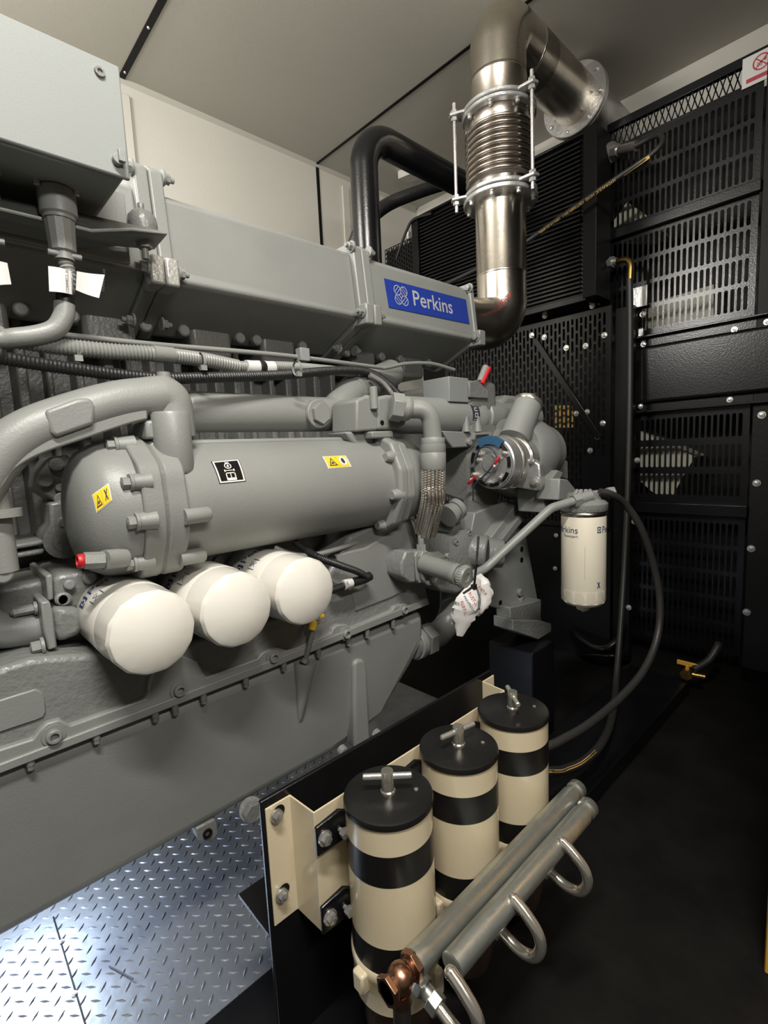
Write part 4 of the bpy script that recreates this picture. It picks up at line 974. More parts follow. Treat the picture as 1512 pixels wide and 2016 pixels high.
MB().prism([AO + V((.10, -.11, -.01)), AO + V((.10, -.06, .02)), AO + V((.10, -.02, -.085)), AO + V((.10, -.10, -.095)), AO + V((.10, -.115, -.07))], (.03, 0, 0)).build('mounting_ear', ALU, alt, bevel=.005, bseg=2)
MB().bolt(AO + V((.098, -.095, -.065)), -X_, .011, .010).build('bolt', ZINC, alt); MB().bolt(AO + V((.098, -.085, .0)), -X_, .008, .010).build('bolt', ZINC, alt)
stb = MB().corr([aY(868, 980, .98), aY(906, 993, .96)], .018, .010, .1, 16).build('hose_stub', RUBBER); tag(stb, 'short black corrugated hose stub below the silver alternator', 'hose')

# ================================================================ OIL FILTERS
def wraptext(b, body, size, c, r, ax0, h0, a0, sgn=1):
    """wrap lettering on a cylinder running along -Y; angle 0 = left, pi/2 = top"""
    return b.text(body, size, c, X_, Z_, wrap=lambda x, y: c + V((-math.cos(a0 + x / r) * (r + .0006), h0 + y, math.sin(a0 + x / r) * (r + .0006))))
def oil_filter(c, label, spin):
    t = thing('oil_filter', c, label, 'oil filter', 'white oil filters under the oil cooler')
    Rf, L = .0715, .250
    b = MB(); b.lathe([(.045, 0), (Rf - .002, 0), (Rf, -.003), (Rf, -.155), (Rf - .0012, -.158)], c, Y_, 56); b.build('can', WHITE, t)
    b = MB(); n = 56; rings = []
    for h, rr, fac in ((-.156, Rf - .001, 0), (-.170, Rf - .001, .3), (-.222, Rf - .002, 1), (-.230, Rf - .006, .6), (-.2335, Rf - .012, .2)):
        ring = []
        for k in range(n):
            a = 2 * PI * k / n + spin; sct = 2 * PI / 14; af = ((a % sct) - sct / 2)
            flat = math.cos(sct / 2) / math.cos(af)
            ring.append(b.bm.verts.new(c + V((math.cos(a), 0, math.sin(a))) * rr * ((1 - fac) + fac * flat * 1.012) + Y_ * h))
        rings.append(ring)
    ct = b.bm.verts.new(c + Y_ * -L)
    for A, Bq in zip(rings, rings[1:]):
        for k in range(n): b.face([A[k], A[(k + 1) % n], Bq[(k + 1) % n], Bq[k]])
    for k in range(n): b.face([rings[-1][k], rings[-1][(k + 1) % n], ct])
    b.build('fluted_end', WHITE, t, sharp=22)
    b = MB(); wraptext(b, 'Perkins', .034, c, Rf, 0, -.078, .72); s_ = Rf + .0006
    def cq(a0, a1, h0, h1): b.poly([c + V((-math.cos(a) * s_, h, math.sin(a) * s_)) for a, h in ((a0, h0), (a1, h0), (a1, h1), (a0, h1))])
    a = .38
    for (x0, x1, h0, h1) in ((0, .06, 0, .024), (.22, .28, 0, .024), (0, .28, 0, .005), (0, .28, .019, .024), (.10, .18, .008, .016)): cq(a + x0, a + x1, -.078 + h0, -.078 + h1)
    for (x0, x1, h0, h1) in ((.62, .64, -.122, -.098), (.95, .97, -.122, -.098)): cq(x0, x1, h0, h1)
    for s1 in (1, -1):
        q = [(.70, -.110 - s1 * .009), (.72, -.110 - s1 * .009), (.88, -.110 + s1 * .009), (.86, -.110 + s1 * .009)]
        b.poly([c + V((-math.cos(a_) * s_, h, math.sin(a_) * s_)) for a_, h in q])
    cq(.74, .84, -.101, -.099)
    b.build('print', INKB, t)
    b = MB(); b.lathe([(Rf + .001, .0005), (Rf + .0015, -.002), (Rf + .001, -.005)], c, Y_, 48, cap=False); b.build('seam_ring', ALU, t)
    return t
oil_filter(V((.253, 1.06, -.276)), 'leftmost white oil filter, largest looking, beside the pump housing', .1)
oil_filter(V((.402, 1.06, -.276)), 'middle white oil filter between the two other white filters', .25)
oil_filter(V((.552, 1.06, -.276)), 'rightmost white oil filter beside the black sensor plug and dipstick', .4)

# ================================================================ FUEL FILTER
FF = V((1.44, .667, 0)); RF = .0637
fft = thing('fuel_filter', FF + Z_ * -.49, 'tall cream fuel filter hanging upright from grey head on right', 'fuel filter')
b = MB(); b.lathe([(RF - .002, -.475), (RF, -.47), (RF, -.215), (RF - .001, -.212)], FF, Z_, 48); b.build('can', WHITE2, fft)
b = MB(); n = 48; rings = []
for h, rr, fac in ((-.435, RF + .0004, 0), (-.450, RF, .7), (-.476, RF - .001, 1), (-.484, RF - .008, .5), (-.487, RF - .02, 0)):
    ring = []
    for k in range(n):
        a = 2 * PI * k / n; sct = 2 * PI / 12; af = ((a % sct) - sct / 2); flat = math.cos(sct / 2) / math.cos(af)
        ring.append(b.bm.verts.new(FF + V((math.cos(a), math.sin(a), 0)) * rr * ((1 - fac) + fac * flat * 1.012) + Z_ * h))
    rings.append(ring)
for A, Bq in zip(rings, rings[1:]):
    for k in range(n): b.face([A[k], A[(k + 1) % n], Bq[(k + 1) % n], Bq[k]])
b.face(rings[-1]); b.build('fluted_end', WHITE2, fft, sharp=22)
b = MB(); b.lathe([(.020, -.486), (.020, -.505), (.014, -.509), (.005, -.509), (.005, -.514), (0, -.514)], FF, Z_, 12); b.build('drain_plug', WHITE2, fft, sharp=25)
MB().lathe([(RF + .0005, -.215), (RF + .002, -.211), (RF + .002, -.206), (RF, -.203)], FF, Z_, 48).build('seam_ring', STEELD, fft)
b = MB(); b.lathe([(RF + .001, -.202), (RF + .004, -.198), (RF + .004, -.180), (RF - .004, -.172), (.050, -.168), (.045, -.150), (0, -.148)], FF, Z_, 40); hd = b.build('filter_head', GREYR, fft)
va = math.atan2(-FF.y, -FF.x)                 # bearing of the viewer seen from the filter
for da in (-1.0, -.35, .3, .95):
    d = V((math.cos(va + da), math.sin(va + da), 0)); w = V((-d.y, d.x, 0)) * .007
    p = FF + Z_ * -.18
    b = MB(); b.prism([p + w + d * .064, p - w + d * .064, p - w + d * .02 + Z_ * .045, p + w + d * .02 + Z_ * .045], (0, 0, -.02)); b.build('rib', GREYR, hd, bevel=.003)
b = MB(); d0 = aY(1135, 984, .655); b.hexa(q3, (q3 - q2).normalized(), .020, .022); b.cyl(q3, q3 + (q3 - q2).normalized() * .06, .016); b.build('inlet_union', GREY, hd)
o0 = FF + V((.01, -.05, -.155)); od = (RGT + Z_ * .1).normalized()
b = MB(); b.cyl(FF + Z_ * -.160, FF + Z_ * -.158 + od * .085, .014); b.hexa(FF + Z_ * -.158 + od * .07, od, .019, .02); b.build('outlet_union', GREYR, hd)
def ftext(b, body, size, a0, h0): b.text(body, size, FF, X_, Z_, wrap=lambda x, y: FF + V((math.cos(a0 + x / RF) * (RF + .0007), math.sin(a0 + x / RF) * (RF + .0007), h0 + y)))
b = MB(); ftext(b, 'Perkins', .027, va - 1.48, -.262); ftext(b, 'Perkins', .027, va + .88, -.262); ftext(b, 'Powerpart', .011, va - .98, -.275)
for (a0, a1, h0, h1) in ((va + .62, va + .66, -.262, -.244), (va + .78, va + .82, -.262, -.244), (va + .62, va + .82, -.247, -.244), (va + .62, va + .82, -.262, -.259), (va + .69, va + .75, -.256, -.250), (va - .98, va - .30, -.2655, -.264)):
    b.poly([FF + V((math.cos(a) * (RF + .0007), math.sin(a) * (RF + .0007), h)) for a, h in ((a0, h0), (a1, h0), (a1, h1), (a0, h1))])
for s1 in (1, -1):
    q = [(.62, -.416 - s1 * .009), (.67, -.416 - s1 * .009), (.80, -.416 + s1 * .009), (.75, -.416 + s1 * .009)]
    b.poly([FF + V((math.cos(va + a) * (RF + .0007), math.sin(va + a) * (RF + .0007), h)) for a, h in q])
b.build('print', INKB, fft)
b = MB(); b.poly([FF + V((math.cos(va + a) * (RF + .0007), math.sin(va + a) * (RF + .0007), h)) for a, h in ((.06, -.30), (.075, -.30), (.075, -.40), (.06, -.40))]); b.build('seam_line', mat('faint_print', (.42, .39, .32), .5), fft)

# ================================================================ CONTROL BOX
bx1, by0, by1, bz0, bz1 = .305, .88, 1.11, .447, .612
box = thing('control_box', (-.3, .99, bz0), 'large grey control box mounted above the engine at the upper left', 'control box')
MB().bb(-1.2, bx1 - .004, by0 + .010, by1, bz0 + .002, bz1 - .002).build('housing', GREYB, box, bevel=.010, bseg=3)
MB().bb(-1.2, bx1, by0, by0 + .008, bz0, bz1).build('lid', GREYB, box, bevel=.003, bseg=2)
b = MB(); b.cyl((bx1 - .018, by0 + .004, bz0 + .022), (bx1 - .018, by0 - .010, bz0 + .022), .008, seg=14); b.box((bx1 - .014, by0 - .012, bz0 + .026), (.010, .006, .018)); b.build('lid_screw', GREY, box, bevel=.001)
b = MB(); b.lathe([(.008, 0), (.007, -.004), (.004, -.004), (.003, -.001), (0, -.001)], (bx1 - .03, by0, bz1 - .022), Y_, 18, cap=False); b.build('lid_screw', GREYD, box)
b = MB(); b.bb(-1.2, .36, by1 - .025, by1 - .010, bz0 - .055, bz0 + .06); b.bb(-1.2, bx1 + .03, by0 + .05, by1, bz0 - .012, bz0 - .006) if False else None
b.build('back_plate', GREY, box, bevel=.002)
MB().prism([(-1.2, .99, .398), (.27, .99, .398), (.335, .985, .415), (.400, .99, .425), (.405, 1.075, .425), (.335, 1.075, .415), (.27, 1.08, .398), (-1.2, 1.08, .398)], (0, 0, .005)).build('mounting_tray', GREY, box, bevel=.0015)
b = MB(); c = V((.372, 1.035, .428)); b.lathe([(.028, 0), (.028, .004), (.024, .006), (.027, .020), (.025, .036), (.018, .044), (.006, .045), (.006, .060), (0, .060)], c, Z_, 28); rm = b.build('rubber_mount', GREYR, box)
b = MB(); b.cyl(c - Z_ * .006, c, .019); b.hexa(c - Z_ * .006, -Z_, .014, .014); b.cyl(c - Z_ * .018, c - Z_ * .040, .006); b.build('mount_nut', GREY, rm)
MB().bb(.30, .36, 1.08, 1.105, .43, .52).build('gusset', GREY, box, bevel=.002)
def connector(x, y, label, tx_, left=False):
    t = thing('cable_connector', (x, y, .385), label, 'connector', 'grey connectors under the control box')
    c = V((x, y, 0))
    b = MB(); b.lathe([(.026, .447), (.0275, .440), (.0275, .408), (.024, .405), (.024, .400)], c, Z_, 28); b.build('coupling_ring', GREY, t)
    b = MB(); b.lathe([(.0225, .404), (.020, .352), (.017, .350)], c, Z_, 12); b.build('back_shell', GREY, t, sharp=20)
    b = MB(); b.lathe([(.016, .352), (.016, .338)], c, Z_, 16); b.cyl(c + V((-.024, -.008, .345)), c + V((.024, -.008, .345)), .005, seg=10); b.build('cable_clamp', GREY, t)
    for dx in (-.028, .026): b = MB(); disc(b, c + V((dx, -.012, .447)), -Z_, .005, .006, 10); b.build('screw', ALU, t)
    return t
connector(.222, .985, 'grey round cable connector under box, above the tagged cable', 0)
connector(.118, .985, 'grey round cable connector under box, cut off by left picture edge', 0, True)
def cable_drop(x, label):
    t = thing('conduit', (x, .985, .21), label, 'conduit', 'conduits dropping from the control box')
    c = [V((x, .985, .342)), V((x + .004, .983, .31)), V((x - .004, .983, .285))]
    MB().corr(cmr(c, 8), .0125, .0065, .18, 16).build('corrugated_sleeve', GREY, t)
    MB().tube(cmr([V((x - .004, .983, .288)), V((x - .007, .983, .268))], 4), .0135, 16).build('tape', RUBBER, t)
    MB().tube(cmr([V((x - .007, .983, .268)), V((x - .012, .983, .245)), V((x - .030, .985, .222)), V((x - .075, .99, .207)), V((x - .13, 1.0, .203)), V((x - .35, 1.0, .215)), V((x - .7, 1.005, .222))], 8), .0155, 18).build('taped_bend', GREY, t)
    return t
cable_drop(.222, 'grey and black conduit dropping behind the paper tags'); cable_drop(.118, 'grey conduit at left picture edge below cut off connector')
def tagpaper(name, ps, Y, label, lines, curl):
    t = thing(name, aY(*ps[0], Y), label, 'tag', 'white paper cable tags')
    n = 6; b = MB(); G = []
    P = [aY(a, c, Y) for a, c in ps]
    for i in range(n + 1):
        u = i / n; off = -Y_ * curl * math.sin(u * PI)
        top, bo = P[0].lerp(P[1], u) + off, P[3].lerp(P[2], u) + off
        G.append([b.bm.verts.new(top.lerp(bo, v) ) for v in (0, .5, 1)])
    for i in range(n):
        for k in range(2): b.face([G[i][k], G[i + 1][k], G[i + 1][k + 1], G[i][k + 1]])
    b.build('paper', PAPER, t, solid=.0006)
    b = MB(); dn = (P[3] - P[0]).normalized(); rt = (P[1] - P[0]).normalized()
    for s_, (fu, fv), size in lines:
        o = P[0].lerp(P[1], fu) + (P[3] - P[0]) * fv - Y_ * (curl * math.sin(fu * PI) + .0006)
        b.text(s_, size, o, -dn, rt)
    b.build('print', INK, t)
    return t
tagpaper('cable_tag', [(95, 524), (142, 534), (142, 580), (97, 574)], .962, 'white paper tag wrapped on conduit, left of its fellow', [('CONNECT TO', (.68, .92), .0058), ('CONTROL MOD', (.93, .94), .0058)], .004)
tagpaper('cable_tag', [(151, 534), (206, 541), (195, 587), (149, 571)], .968, 'crumpled white paper tag sticking out right of the conduit', [('J6EV7CJ2-2', (.76, .90), .0058), ('CONNECT TO', (.92, .92), .0058)], -.003)
tagpaper('cable_tag', [(-30, 512), (14, 518), (22, 560), (-30, 566)], .966, 'white paper tag at the very left edge of the picture', [('', (.5, .5), .005)], .004)

# ================================================================ HARNESS
def line(ps): return cmr([aY(a, b_, y) for a, b_, y in ps], 8)
gh = thing('wiring_conduit', aY(300, 690, 1.0), 'grey painted corrugated wiring conduit running along the engine side', 'conduit')
L1 = cmr([V((-1.1, 1.03, .235)), V((-.35, 1.02, .237))] + [aY(a, c, y) for a, c, y in [(-60, 650, 1.0), (0, 664, 1.0), (120, 682, 1.0), (220, 692, 1.0), (305, 697, 1.0), (400, 708, 1.02), (470, 722, 1.03)]], 10)
MB().corr(L1, .0150, .0062, .14, 16).build('corrugated_tube', GREY, gh)
MB().corr(line([(470, 722, 1.03), (560, 722, 1.05), (640, 728, 1.07), (700, 734, 1.1)]), .0125, .006, .12, 14).build('corrugated_tube', GREY, gh)
MB().tube(line([(300, 696, 1.0), (320, 698, 1.002), (340, 700, 1.005)]), .0156, 16).build('tape_band', GREY, gh)
b = MB(); b.tube(line([(484, 722, 1.03), (497, 723, 1.03), (510, 723, 1.03)]), .0150, 16); b.build('white_label', PAPER, gh)['label'] = 'white wrap label'
b = MB(); b.tube(line([(516, 723, 1.035), (527, 724, 1.035), (538, 724, 1.036)]), .0150, 16); b.build('white_label', PAPER, gh)['label'] = 'white wrap label'
b = MB(); b.tube(line([(510, 723, 1.03), (513, 723, 1.03), (516, 723, 1.035)]), .0156, 16); b.build('tape_band', RUBBER, gh)
for px, py in ((151, 690), (397, 711), (585, 725)):
    p = aY(px, py, .99); b = MB(); b.lathe([(.017, -.003), (.0175, 0), (.017, .003)], aY(px, py, 1.005), X_, 20, cap=False); b.box(p + V((0, -.006, -.014)), (.012, .008, .010)); b.build('cable_tie', PAPER if False else GREY, gh)
tp = MB().tube(line([(100, 657, 1.05), (300, 678, 1.06), (560, 700, 1.08), (735, 722, 1.1), (760, 724, 1.1), (800, 716, 1.1), (850, 716, 1.1), (894, 728, 1.1)]), .0058, 12); tp = tp.build('thin_steel_pipe', GREY); tag(tp, 'long thin grey pipe running above the grey conduit', 'pipe')
cl = MB().bb(-.014, .014, -.012, .012, -.016, .016); p = aY(596, 699, 1.075)
for w_ in cl.bm.verts: w_.co += p
cl = cl.build('pipe_clip', GREY, tp, bevel=.002) if False else cl.build('pipe_clip', GREYB, bevel=.002); tag(cl, 'square grey clip block on the long thin pipe', 'clip')
bk_ = MB().corr(cmr([V((-1.1, 1.02, .205)), V((-.35, 1.01, .205))] + [aY(a, c, y) for a, c, y in [(-60, 690, .985), (0, 704, .985), (150, 727, .985), (300, 744, .985), (420, 743, 1.0), (560, 738, 1.03), (650, 730, 1.06), (715, 731, 1.08), (755, 748, 1.08), (788, 780, 1.07)]], 10), .0115, .006, .13, 14).build('black_conduit', RUBBER); tag(bk_, 'long black corrugated conduit sagging below the grey conduit', 'conduit')
wr = MB().tube(line([(728, 738, 1.06), (755, 755, 1.05), (775, 780, 1.04)]), .008, 10).build('pale_tube', ALU); tag(wr, 'short pale bent tube rising behind the valve block', 'tube')
# sensor lead with plug
sl = thing('sensor_lead', aY(690, 1150, .92), 'black corrugated sensor lead and plug with 487 label beside white filter', 'cable')
MB().corr(line([(578, 1066, .975), (625, 1096, .93), (672, 1114, .915), (705, 1126, .915), (722, 1136, .92)]), .0090, .0042, .14, 12).build('corrugated_sleeve', RUBBER, sl)
q_ = aY(724, 1137, .922)
b = MB(); b.tube(line([(728, 1134, .928), (714, 1141, .925), (690, 1148, .925)]), .012, 10); b.tube(line([(690, 1148, .925), (670, 1156, .927), (648, 1164, .93)]), .0095, 12); b.build('plug', RUBBER, sl)
b = MB(); b.tube(line([(676, 1152, .925), (684, 1149, .925), (691, 1147, .925)]), .0126, 12); lb = b.build('label_band', PAPER, sl)
b = MB(); o = aY(681, 1145, .9105); b.text('487', .0085, o, -Z_ * .9 + X_ * .35, X_ + Z_ * .35); b.build('print', INK, lb)
# desiccant bag hanging on a cable tie
bag = thing('desiccant_bag', aY(925, 1200, .78), 'crumpled white desiccant bag with red RUST-X print, tied with black strap', 'bag')
def lobe(ps, ws, name, seed):
    rnd = random.Random(seed); P_ = cmr([aY(a, c, y) for a, c, y in ps], 5); n = len(P_); b = MB(); G = []
    for i, p in enumerate(P_):
        f = i / (n - 1) * (len(ws) - 1); k = min(int(f), len(ws) - 2); w_ = ws[k] + (ws[k + 1] - ws[k]) * (f - k)
        t_ = (P_[min(i + 1, n - 1)] - P_[max(i - 1, 0)]).normalized(); sd = t_.cross(FWD).normalized(); ring = []
        for q in range(14):
            a = 2 * PI * q / 14; jit = 1 + rnd.uniform(-.16, .16)
            ring.append(b.bm.verts.new(p + sd * math.cos(a) * w_ * jit - FWD * math.sin(a) * w_ * .45 * jit))
        G.append(ring)
    for A, Bq in zip(G, G[1:]):
        for q in range(14): b.face([A[q], A[(q + 1) % 14], Bq[(q + 1) % 14], Bq[q]])
    b.face(G[0]); b.face(G[-1])
    return b.build(name, PAPER, bag, sharp=25)
lobe([(944, 1140, .77), (934, 1162, .75), (922, 1185, .75), (913, 1215, .76), (905, 1252, .77)], [.006, .020, .034, .030, .008], 'pouch', 3)
lobe([(940, 1132, .79), (950, 1150, .77), (954, 1175, .765), (944, 1200, .77), (938, 1212, .78)], [.010, .020, .021, .015, .006], 'pouch', 5)
lobe([(916, 1195, .79), (902, 1212, .79), (892, 1230, .79)], [.008, .014, .006], 'pouch', 8)
from mathutils.bvhtree import BVHTree
bv_, bp2 = [], []
for o in [k for k in COL.objects if k.parent == bag]:
    n0 = len(bv_); bv_ += [w.co + ORIG[o.name] for w in o.data.vertices]; bp2 += [[n0 + i for i in p.vertices] for p in o.data.polygons]
BV = BVHTree.FromPolygons(bv_, bp2)
def on_bag(px, py, e=.0012):
    d = ray(px, py).normalized(); h = BV.ray_cast(V((0, 0, 0)), d)[0]
    return (h if h is not None else d * .96) - d * e
def bagtext(b, s_, x0, y0, x1, y1, h):
    L = math.hypot(x1 - x0, y1 - y0); ux, uy = (x1 - x0) / L, (y1 - y0) / L
    n_ = max(1, len(s_)); k = L / (n_ * .62)
    b.text(s_, 1.0, (0, 0, 0), X_, Z_, wrap=lambda x, y: on_bag(x0 + ux * x * k + uy * y * h, y0 + uy * x * k - ux * y * h))
b = MB(); bagtext(b, 'RUST-X', 906, 1184, 915, 1214, 9); bagtext(b, 'RUST-X', 921, 1168, 938, 1196, 9); bagtext(b, 'RUST-X', 940, 1156, 957, 1174, 8)
b.build('red_print', REDP, bag)
b = MB(); bagtext(b, 'PREVENTS', 912, 1174, 932, 1206, 6); b.build('blue_print', INKB, bag)
b = MB(); b.tube([aY(942, 1056, .74), aY(938, 1110, .73), on_bag(934, 1150, .004)], .0030, 8); b.tube(cmr([on_bag(934, 1150, .003), on_bag(940, 1162, .003), on_bag(944, 1180, .003), on_bag(943, 1198, .003)], 6), .0028, 8); b.tube(cmr([on_bag(933, 1152, .003), on_bag(924, 1160, .003), on_bag(912, 1168, .003)], 6), .0028, 8); b.box(on_bag(933, 1155, .006), (.013, .010, .012))
b.build('tie_strap', RUBBER, bag)
# ================================================================ BYPASS FILTER CANISTERS
ZT = -.55
mp_ = thing('mounting_plate', (.7, .70, FZ + .06), 'tall black plate standing on the skid rail behind the three canisters', 'plate')
pt = [aY(516, 1580, .70), aY(960, 1350, .70)]
zt_ = -.555
MB().prism([(.345, .694, FZ + .062), (.345, .694, zt_), (.992, .694, zt_), (.992, .694, FZ + .062)], (0, .008, 0)).build('plate', BLACK, mp_, bevel=.002)
MB().bb(.345, 1.0, .702, .812, -.808, -.800).build('top_shelf', BLACK, mp_, bevel=.001)
ch_ = MB().box((0, 0, 0), (.001, .001, .001)) if False else None
hb = thing('hat_bracket', (.66, .66, -.80), 'cream folded steel bracket holding the banded canisters to the black plate', 'bracket')
fy, hy = .692, .628
zb0, zb1 = -.785, -.570
th = .004
outl = [(.352, fy), (.398, fy), (.402, hy), (.950, hy), (.955, fy), (1.0, fy)]
b = MB(); A = [V((x, y, zb0)) for x, y in outl]; Bq = [V((x, y, zb1 - (0 if 0 < 1 else 0))) for x, y in outl]
va_ = b.pts(A); vb_ = b.pts(Bq)
for k in range(len(outl) - 1): b.face([va_[k], va_[k + 1], vb_[k + 1], vb_[k]])
b.build('channel', CREAM, hb, solid=th, bevel=.0015, sharp=30)
for px, py in ((545, 1606), (555, 1762)):
    p = aY(px, py, fy - .005); MB().bolt(p, -Y_, .0075, .007).build('bolt', ZINC, hb)
    b = MB(); b.lathe([(.011, 0), (.011, .0005), (0, .0005)], p + V((.006, .003, .003)), -Y_, 16, cap=False); b.build('slot', BLACKM, hb)
def canister(x, y, label, hang):
    r = thing('canister', (0, 0, 0), label, 'filter canister', 'banded filter canisters in a row'); c = V((0, 0, 0))
    R0, R1 = .0735, .0712
    b = MB(); b.lathe([(0, 0), (R0 - .006, 0), (R0 - .001, -.002), (R0, -.006), (R0, -.011), (R0 - .001, -.012)], c, Z_, 56); lid = b.build('lid', LIDB, r, sharp=30)
    b = MB(); b.lathe([(.0105, 0), (.0105, .036), (.0095, .038), (0, .038)], c, Z_, 20); b.lathe([(.0125, 0), (.0125, .004), (.0105, .006)], c, Z_, 20, cap=False); b.build('knob_post', CHROME, lid)
    b = MB(); d = V((math.cos(hang), math.sin(hang), 0)); b.rod(c - d * .040 + Z_ * .028, c + d * .040 + Z_ * .028, .0052, .3, 14); b.build('handle_bar', ZINC, lid)
    b = MB(); b.lathe([(.0035, 0), (.0035, .0018), (.002, .0022), (0, .0018)], c + V((.035, -.030, .0)), Z_, 12); b.build('vent_screw', ZINC, lid)
    b = MB(); zs = [-.011, -.055, -.055, -.106, -.106, -.212, -.212, -.259]
    for k, (z0, z1) in enumerate(((-.010, -.055), (-.055, -.106), (-.106, -.212), (-.212, -.259), (-.259, -.262))):
        b.mi = k % 2; rr = R1 + (.0004 if k % 2 else 0)
        b.lathe([(rr, z0), (rr, z1)], c, Z_, 64, cap=False)
    b.build('body', [CREAM, LIDB], r)
    b = MB(); b.lathe([(R1, -.258), (R1 + .003, -.262), (R1 + .003, -.275), (R1 + .001, -.280), (R1 + .001, -.330), (R1 - .006, -.338), (.045, -.338)], c, Z_, 56); base = b.build('base_ring', CREAM, r)
    b = MB(); b.bb(-R1 - .014, -R1 + .004, -.012, .012, -.30, -.265); b.build('lug', CREAM, base, bevel=.004, bseg=2)
    b = MB(); b.bb(.018, .034, -R1 - .008, -R1 + .01, -.335, -.29); b.build('lug', CREAM, base, bevel=.005, bseg=2)
    b = MB(); b.lathe([(.060, -.338), (.058, -.40), (.050, -.44), (.03, -.455), (0, -.458)], c, Z_, 40); b.build('bowl', AMBER, r)
    # clamp tabs at the back left with two bolts
    for z in (-.050, -.190):
        b = MB(); b.prism([(-.108, .052, z - .030), (-.060, .052, z - .030), (-.045, .040, z - .018), (-.045, .040, z + .022), (-.062, .052, z + .026), (-.108, .052, z + .020)], (0, .006, 0)); tb = b.build('clamp_tab', BLACK, r, bevel=.002)
        MB().bolt((-.094, .051, z - .004), -Y_, .0085, .008).build('clamp_bolt', ZINC, tb)
        b = MB(); b.cyl((-.066, .030, z - .004), (-.066, .052, z - .004), .004, seg=10); b.hexa((-.066, .040, z - .004), -Y_, .008, .010); b.build('stud', ZINC, tb)
    r.location = V((x, y, ZT + EYE)); ORIG[r.name] = V((x, y, ZT))
    return r
c1_ = canister(.500, .556, 'nearest banded canister, its T-handle lying straight across the black lid', 0)
# the other two are copies, their handles turned
ci = V((0, 0, 1))
def can_copy(x, y, label, hang):
    c = copy_tree(c1_); c.location = V((x, y, ZT + EYE)); c['label'] = label
    for lid in [k for k in COL.objects if k.parent == c and k.name.startswith('lid')]:
        for h in [k for k in COL.objects if k.parent == lid and k.name.startswith('handle_bar')]: h.rotation_euler = (0, 0, hang)
    return c
ba = math.atan2(RGT.y, RGT.x)
can_copy(.680, .553, 'middle banded canister, handle slanting, between the two other canisters', ba + .57)
can_copy(.860, .550, 'farthest banded canister, handle pointing away from view', ba + 1.60)
[k for k in COL.objects if k.name == 'handle_bar'][0].rotation_euler = (0, 0, ba + .0)

# galvanised header pipes
YB1, YB2, ZB = .440, .400, -.714
hp = thing('header_pipe', (.67, YB1, ZB), 'galvanised header pipe nearest the canisters, bronze elbow at its left end', 'pipe', 'galvanised header pipes')
b = MB(); b.lathe([(.016, .428), (.0195, .430), (.0195, .452), (.0185, .454), (.0185, .895), (.0185, .897), (.0155, .899), (.0155, .912), (.0185, .914), (.0185, .928), (.017, .930)], (0, YB1, ZB), X_, 32); b.build('tube', GALV, hp)
b = MB(); b.hexa((.420, YB1, ZB), X_, .021, .010, .1); b.hexa((.383, YB1, ZB), -X_, .021, .008, .1); hx = b.build('hex_nut', COPPER, hp, bevel=.001)
b = MB(); b.ball((.402, YB1, ZB), .0195, 20); b.cyl((.375, YB1, ZB), (.425, YB1, ZB), .014); b.lathe([(.0145, -.018), (.0145, -.036), (.0125, -.038)], (.402, YB1, ZB), Z_, 20); b.build('banjo_elbow', COPPER, hp)
b = MB(); b.tube(cmr([V((.402, YB1, ZB - .030)), V((.402, YB1 + .003, ZB - .12)), V((.404, YB1 + .02, FZ + .03))], 6), .0125, 16); b.build('drop_pipe', STEELD, hp)
hp2 = thing('header_pipe', (.67, YB2, ZB), 'galvanised header pipe nearest the viewer carrying the bent hooks', 'pipe', 'galvanised header pipes')
b = MB(); b.lathe([(.015, .462), (.0185, .464), (.0185, .860), (.0155, .862), (.0155, .875), (.0185, .877), (.0185, .892), (.017, .894)], (0, YB2, ZB), X_, 32); b.build('tube', GALV, hp2)
for xh in (.446, .600, .757):
    pts = [(xh, YB2 - .012, ZB + .016), (xh, YB2 - .030, ZB + .006), (xh, YB2 - .052, ZB - .012), (xh, YB2 - .058, ZB - .036), (xh, YB2 - .046, ZB - .060), (xh, YB2 - .020, ZB - .068), (xh, YB2 + .012, ZB - .060)]
    b = MB(); b.tube(cmr(pts, 7), .0088, 18); b.ball((xh, YB2 - .012, ZB + .014), .0092, 14); b.build('bent_pipe', CHROME, hp2)
    b = MB(); d_ = V((0, .94, .24)).normalized(); p = V((xh, YB2 + .010, ZB - .061)); b.hexa(p, d_, .0155, .016, .2); b.cyl(p + d_ * .014, p + d_ * .045, .011); b.hexa(p + d_ * .028, d_, .016, .012, .4); b.build('union_nut', GALV, hp2, bevel=.001)
tg = MB().bb(.533, .552, .455, .458, -.865, -.845).build('orange_mark', YELL) if False else None

